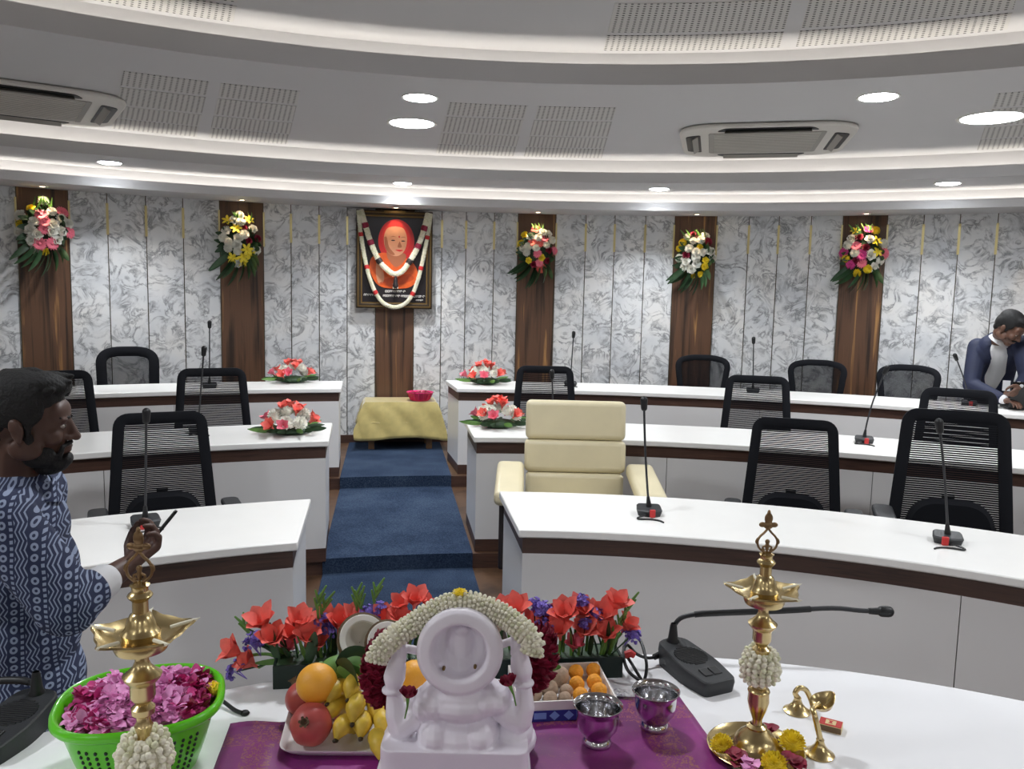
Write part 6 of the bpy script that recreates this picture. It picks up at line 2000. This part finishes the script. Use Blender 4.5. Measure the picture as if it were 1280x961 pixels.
for s_, fo in ((-1, .03), (1, -.02)):
    an = N0 + sd * (s_ * .085) + fw_ * (fo - .01); an.z = .045
    b = MB(); b.ell(an + fw_ * .02, (.085, .046, .045), RZ, 16, 10); b.ell(an + fw_ * .115 - up_ * .008, (.075, .045, .035), RZ, 16, 10); b.box(an + fw_ * .06 - up_ * .035, (.25, .085, .016), RZ); b.build('shoe', X['shoe'], t, world=WM[t], voxel=.006, sm=3)
# black pen in the hand
q0 = A_(196, 668, .085); q1 = A_(218, 641, .11)
pn = thing('pen', 'black pen held by the person in the patterned shirt', 'pen', q0, 0)
b = MB(); b.tube([q0 + (q0 - q1) * .35, q0, q1], [.003, .0048, .0048], 10); b.build('barrel', X['black_plastic'], pn, world=WM[pn])
b = MB(); b.tube([q1, q1 + (q1 - q0) * .12], [.0052, .0044], 10); b.build('cap', X['black_gloss'], pn, world=WM[pn])

# ---------------- person in the navy blazer bending over the back desk, far right
def B_(x, y, R): return on_R(x, y, R)
HS = 1.06
hd = B_(1262, 410, 7.50); ch = B_(1250, 434, 7.72); pelv = pol(8.12, phi_of(B_(1236, 480, 8.1)), 0); pelv.z = P3 + .86
t = thing('person', 'person in a navy blazer bending over a laptop at the back desk, far right', 'person', (pelv.x, pelv.y, P3), 0)
yawB = -PI / 2 + .62                                     # looks down, towards the camera and to the right
HM = Matrix.Translation(hd) @ Matrix.Rotation(yawB, 4, 'Z') @ Matrix.Rotation(.62, 4, 'Y') @ Matrix.Scale(HS, 4)
b = MB(); f = Fig(b, HM, HS); head(f); g_ = Fig(b, I4)
nb = ch + Vector((0, .02, .005))
g_.ch([HM @ Vector((-.03, 0, -.06)), nb], [.056, .062])
shR = B_(1222, 434, 7.80); shL = B_(1277, 430, 7.62)          # left / right as seen in the photo
elR = B_(1214, 481, 7.66); wrR = B_(1256, 500, 7.46); hR = B_(1272, 503, 7.38)
elL = B_(1284, 470, 7.50); wrL = B_(1275, 481, 7.40); hL = B_(1268, 491, 7.36)
mid = shR.lerp(shL, .5)
g_.ch([nb, mid, mid.lerp(pelv, .5), pelv], [.06, .072, .074, .09])
g_.ch([shR, shL], [.045, .045])
g_.ch([shR, elR, wrR], [.052, .043, .028]); g_.ch([shL, elL, wrL], [.052, .043, .028])
hand_at(g_, wrR, hR, (0, -.2, -1), .3, .4, 1.0, mirror=-1); hand_at(g_, wrL, hL, (-.6, 0, -.6), .5, .3, 1.0)
outw = Vector((math.sin(phi_of(pelv)), math.cos(phi_of(pelv)), 0)); tang = Vector((outw.y, -outw.x, 0))
for s_ in (-1, 1):
    hp = pelv + tang * (s_ * .09) - up_ * .04; kn = hp - up_ * .38 - outw * .03; an = Vector((hp.x, hp.y, P3 + .08)) + outw * .02
    g_.ch([hp, kn, an], [.078, .052, .036]); g_.ch([an - up_ * .03, an - outw * .14 - up_ * .05], [.034, .027])
b.build('body', X['skin2'], t, world=WM[t], voxel=.0055, sm=4)
eyes(t, HM, HS, None)
b = MB(); f = Fig(b, HM, HS)
f.e((-.020, 0, .062), (.100, .080, .074)); f.e((-.064, 0, .02), (.056, .073, .075)); f.e((.040, 0, .094), (.055, .062, .030)); f.e((-.07, 0, -.035), (.034, .054, .036))
for s in (-1, 1): f.e((-.015, s * .066, .040), (.060, .016, .052)); f.e((.014, s * .068, .004), (.009, .008, .028))
b.build('hair', X['hair'], t, world=WM[t], voxel=.006, sm=1)
b = MB(); f = Fig(b, HM, HS)
for s in (-1, 1): f.c((.102, s * .004, -.048), (.088, s * .028, -.056), .007, .005)
b.build('moustache', X['hair'], t, world=WM[t])
# white shirt front and collar
b = MB(); g_ = Fig(b, I4)
fr_ = Vector((0, -.012, 0))
g_.ch([nb + fr_ + up_ * .0, mid + fr_ * 2.5 - up_ * .03, mid.lerp(pelv, .5) + fr_ * 4, pelv + fr_ * 4 + up_ * .03], [.074, .088, .090, .100]); b.build('shirt', X['cuff'], t, world=WM[t], voxel=.008, sm=4)
b = MB(); HR = HM.to_3x3().normalized().to_4x4(); nk = HM @ Vector((-.012, 0, -.088)); nk = nk.lerp(nb, .35)
b.lathe([(.062, .022), (.068, .020), (.084, -.016), (.076, -.016), (.062, .022)], nk, 28, HR); b.build('collar', X['cuff'], t, world=WM[t])
# blazer: back, sleeves, two fronts left open
b = MB(); g_ = Fig(b, I4); bk = outw * .035
xs = (shL - shR).normalized()
g_.ch([nb + bk - up_ * .03, mid + bk - xs * .04 - up_ * .02], [.075, .125])
g_.ch([shR.lerp(mid, .45) + bk * .4 - up_ * .05, mid.lerp(pelv, .45) - xs * .085 + bk * .3, pelv - xs * .085 + bk * .3 - up_ * .05], [.105, .10, .10])
g_.ch([shL.lerp(mid, .35) + bk * .6 - up_ * .03, mid.lerp(pelv, .45) + xs * .10 + bk * .6, pelv + xs * .09 + bk * .5 - up_ * .05], [.085, .085, .09])
g_.ch([mid + bk * 1.6, mid.lerp(pelv, .5) + bk * 1.6, pelv + bk * 1.2 - up_ * .06], [.125, .12, .135])
g_.ch([shR, shR.lerp(elR, .5), elR], [.078, .074, .066]); g_.ch([elR, elR.lerp(wrR, .86)], [.064, .047])
g_.ch([shL, shL.lerp(elL, .5), elL], [.074, .070, .062]); g_.ch([elL, elL.lerp(wrL, .85)], [.058, .045])
b.build('blazer', X['navy'], t, world=WM[t], voxel=.007, sm=5)
for p, q in ((elR, wrR), (elL, wrL)):
    b = MB(); g_ = Fig(b, I4); g_.ch([p.lerp(q, .84), p.lerp(q, .95)], [.042, .038]); b.build('cuff', X['cuff'], t, world=WM[t])
b = MB(); g_ = Fig(b, I4); b.ell(pelv - up_ * .05, (.17, .14, .13), Matrix.Rotation(-phi_of(pelv), 4, 'Z'), 20, 14)
for s_ in (-1, 1):
    hp = pelv + tang * (s_ * .09) - up_ * .04; kn = hp - up_ * .38 - outw * .03; an = Vector((hp.x, hp.y, P3 + .09)) + outw * .02
    g_.ch([hp, kn, an], [.10, .075, .062])
b.build('trousers', X['dark_trouser'], t, world=WM[t], voxel=.009, sm=4)
for s_ in (-1, 1):
    an = pelv + tang * (s_ * .09) + outw * .02; an.z = P3 + .045; Rz = Matrix.Rotation(math.atan2(-outw.y, -outw.x), 4, 'Z')
    b = MB(); b.ell(an - outw * .02, (.085, .046, .045), Rz, 16, 10); b.ell(an - outw * .11 - up_ * .008, (.075, .045, .035), Rz, 16, 10); b.box(an - outw * .06 - up_ * .035, (.25, .085, .016), Rz); b.build('shoe', X['shoe'], t, world=WM[t], voxel=.007, sm=2)
# badge on the chest
bp = B_(1258, 482, 7.62)
b = MB(); b.box(bp, (.055, .004, .085), Matrix.Rotation(-.5, 4, 'Z')); o = b.build('badge', X['paper'], t, world=WM[t]); o['label'] = 'white name badge'
# laptop on the back desk
lp_ = on_z(1284, 511, ZD3); a = phi_of(lp_)
t = thing('laptop', 'dark laptop on the back desk under the hands of the person in the blazer', 'laptop', (lp_.x, lp_.y, ZD3), -a + .25)
b = MB(); b.prism(rpoly([(-.17, -.12), (.17, -.12), (.17, .12), (-.17, .12)], .015, 4), 0, .018); b.build('keyboard_base', X['black_plastic'], t, smooth=False, bevel=.003)
b = MB(); b.box((0, -.125 - .03, .018 + .105), (.34, .008, .22), Matrix.Rotation(.28, 4, 'X')); b.build('screen_lid', X['black_gloss'], t, smooth=False, bevel=.003)
b = MB()
for i in range(5):
    for j in range(12): b.box((-.145 + .0265 * j, -.03 + .028 * i, .0188), (.022, .022, .002))
b.build('keys', X['mic_grey'], t, smooth=False)
# ================================================================== CAMERA, WORLD, VIEW
cam = bpy.data.cameras.new('camera'); co = bpy.data.objects.new('camera', cam); COL.objects.link(co)
cam.sensor_fit = 'HORIZONTAL'; cam.sensor_width = 36; cam.lens = F / 1280 * 36; cam.clip_start = .05; cam.clip_end = 60
co.matrix_world = Matrix.Translation((0, 0, H)) @ Matrix.Rotation(PI / 2 - PITCH, 4, 'X') @ Matrix.Rotation(ROLL, 4, 'Z')
SC.camera = co
w = bpy.data.worlds.new('world'); SC.world = w; w.use_nodes = True
w.node_tree.nodes['Background'].inputs['Color'].default_value = (.9, .95, 1, 1); w.node_tree.nodes['Background'].inputs['Strength'].default_value = 0.05
SC.view_settings.view_transform = 'Standard'; SC.view_settings.look = 'None'; SC.view_settings.gamma = 1; SC.view_settings.use_curve_mapping = False
SC.view_settings.exposure = 0.0
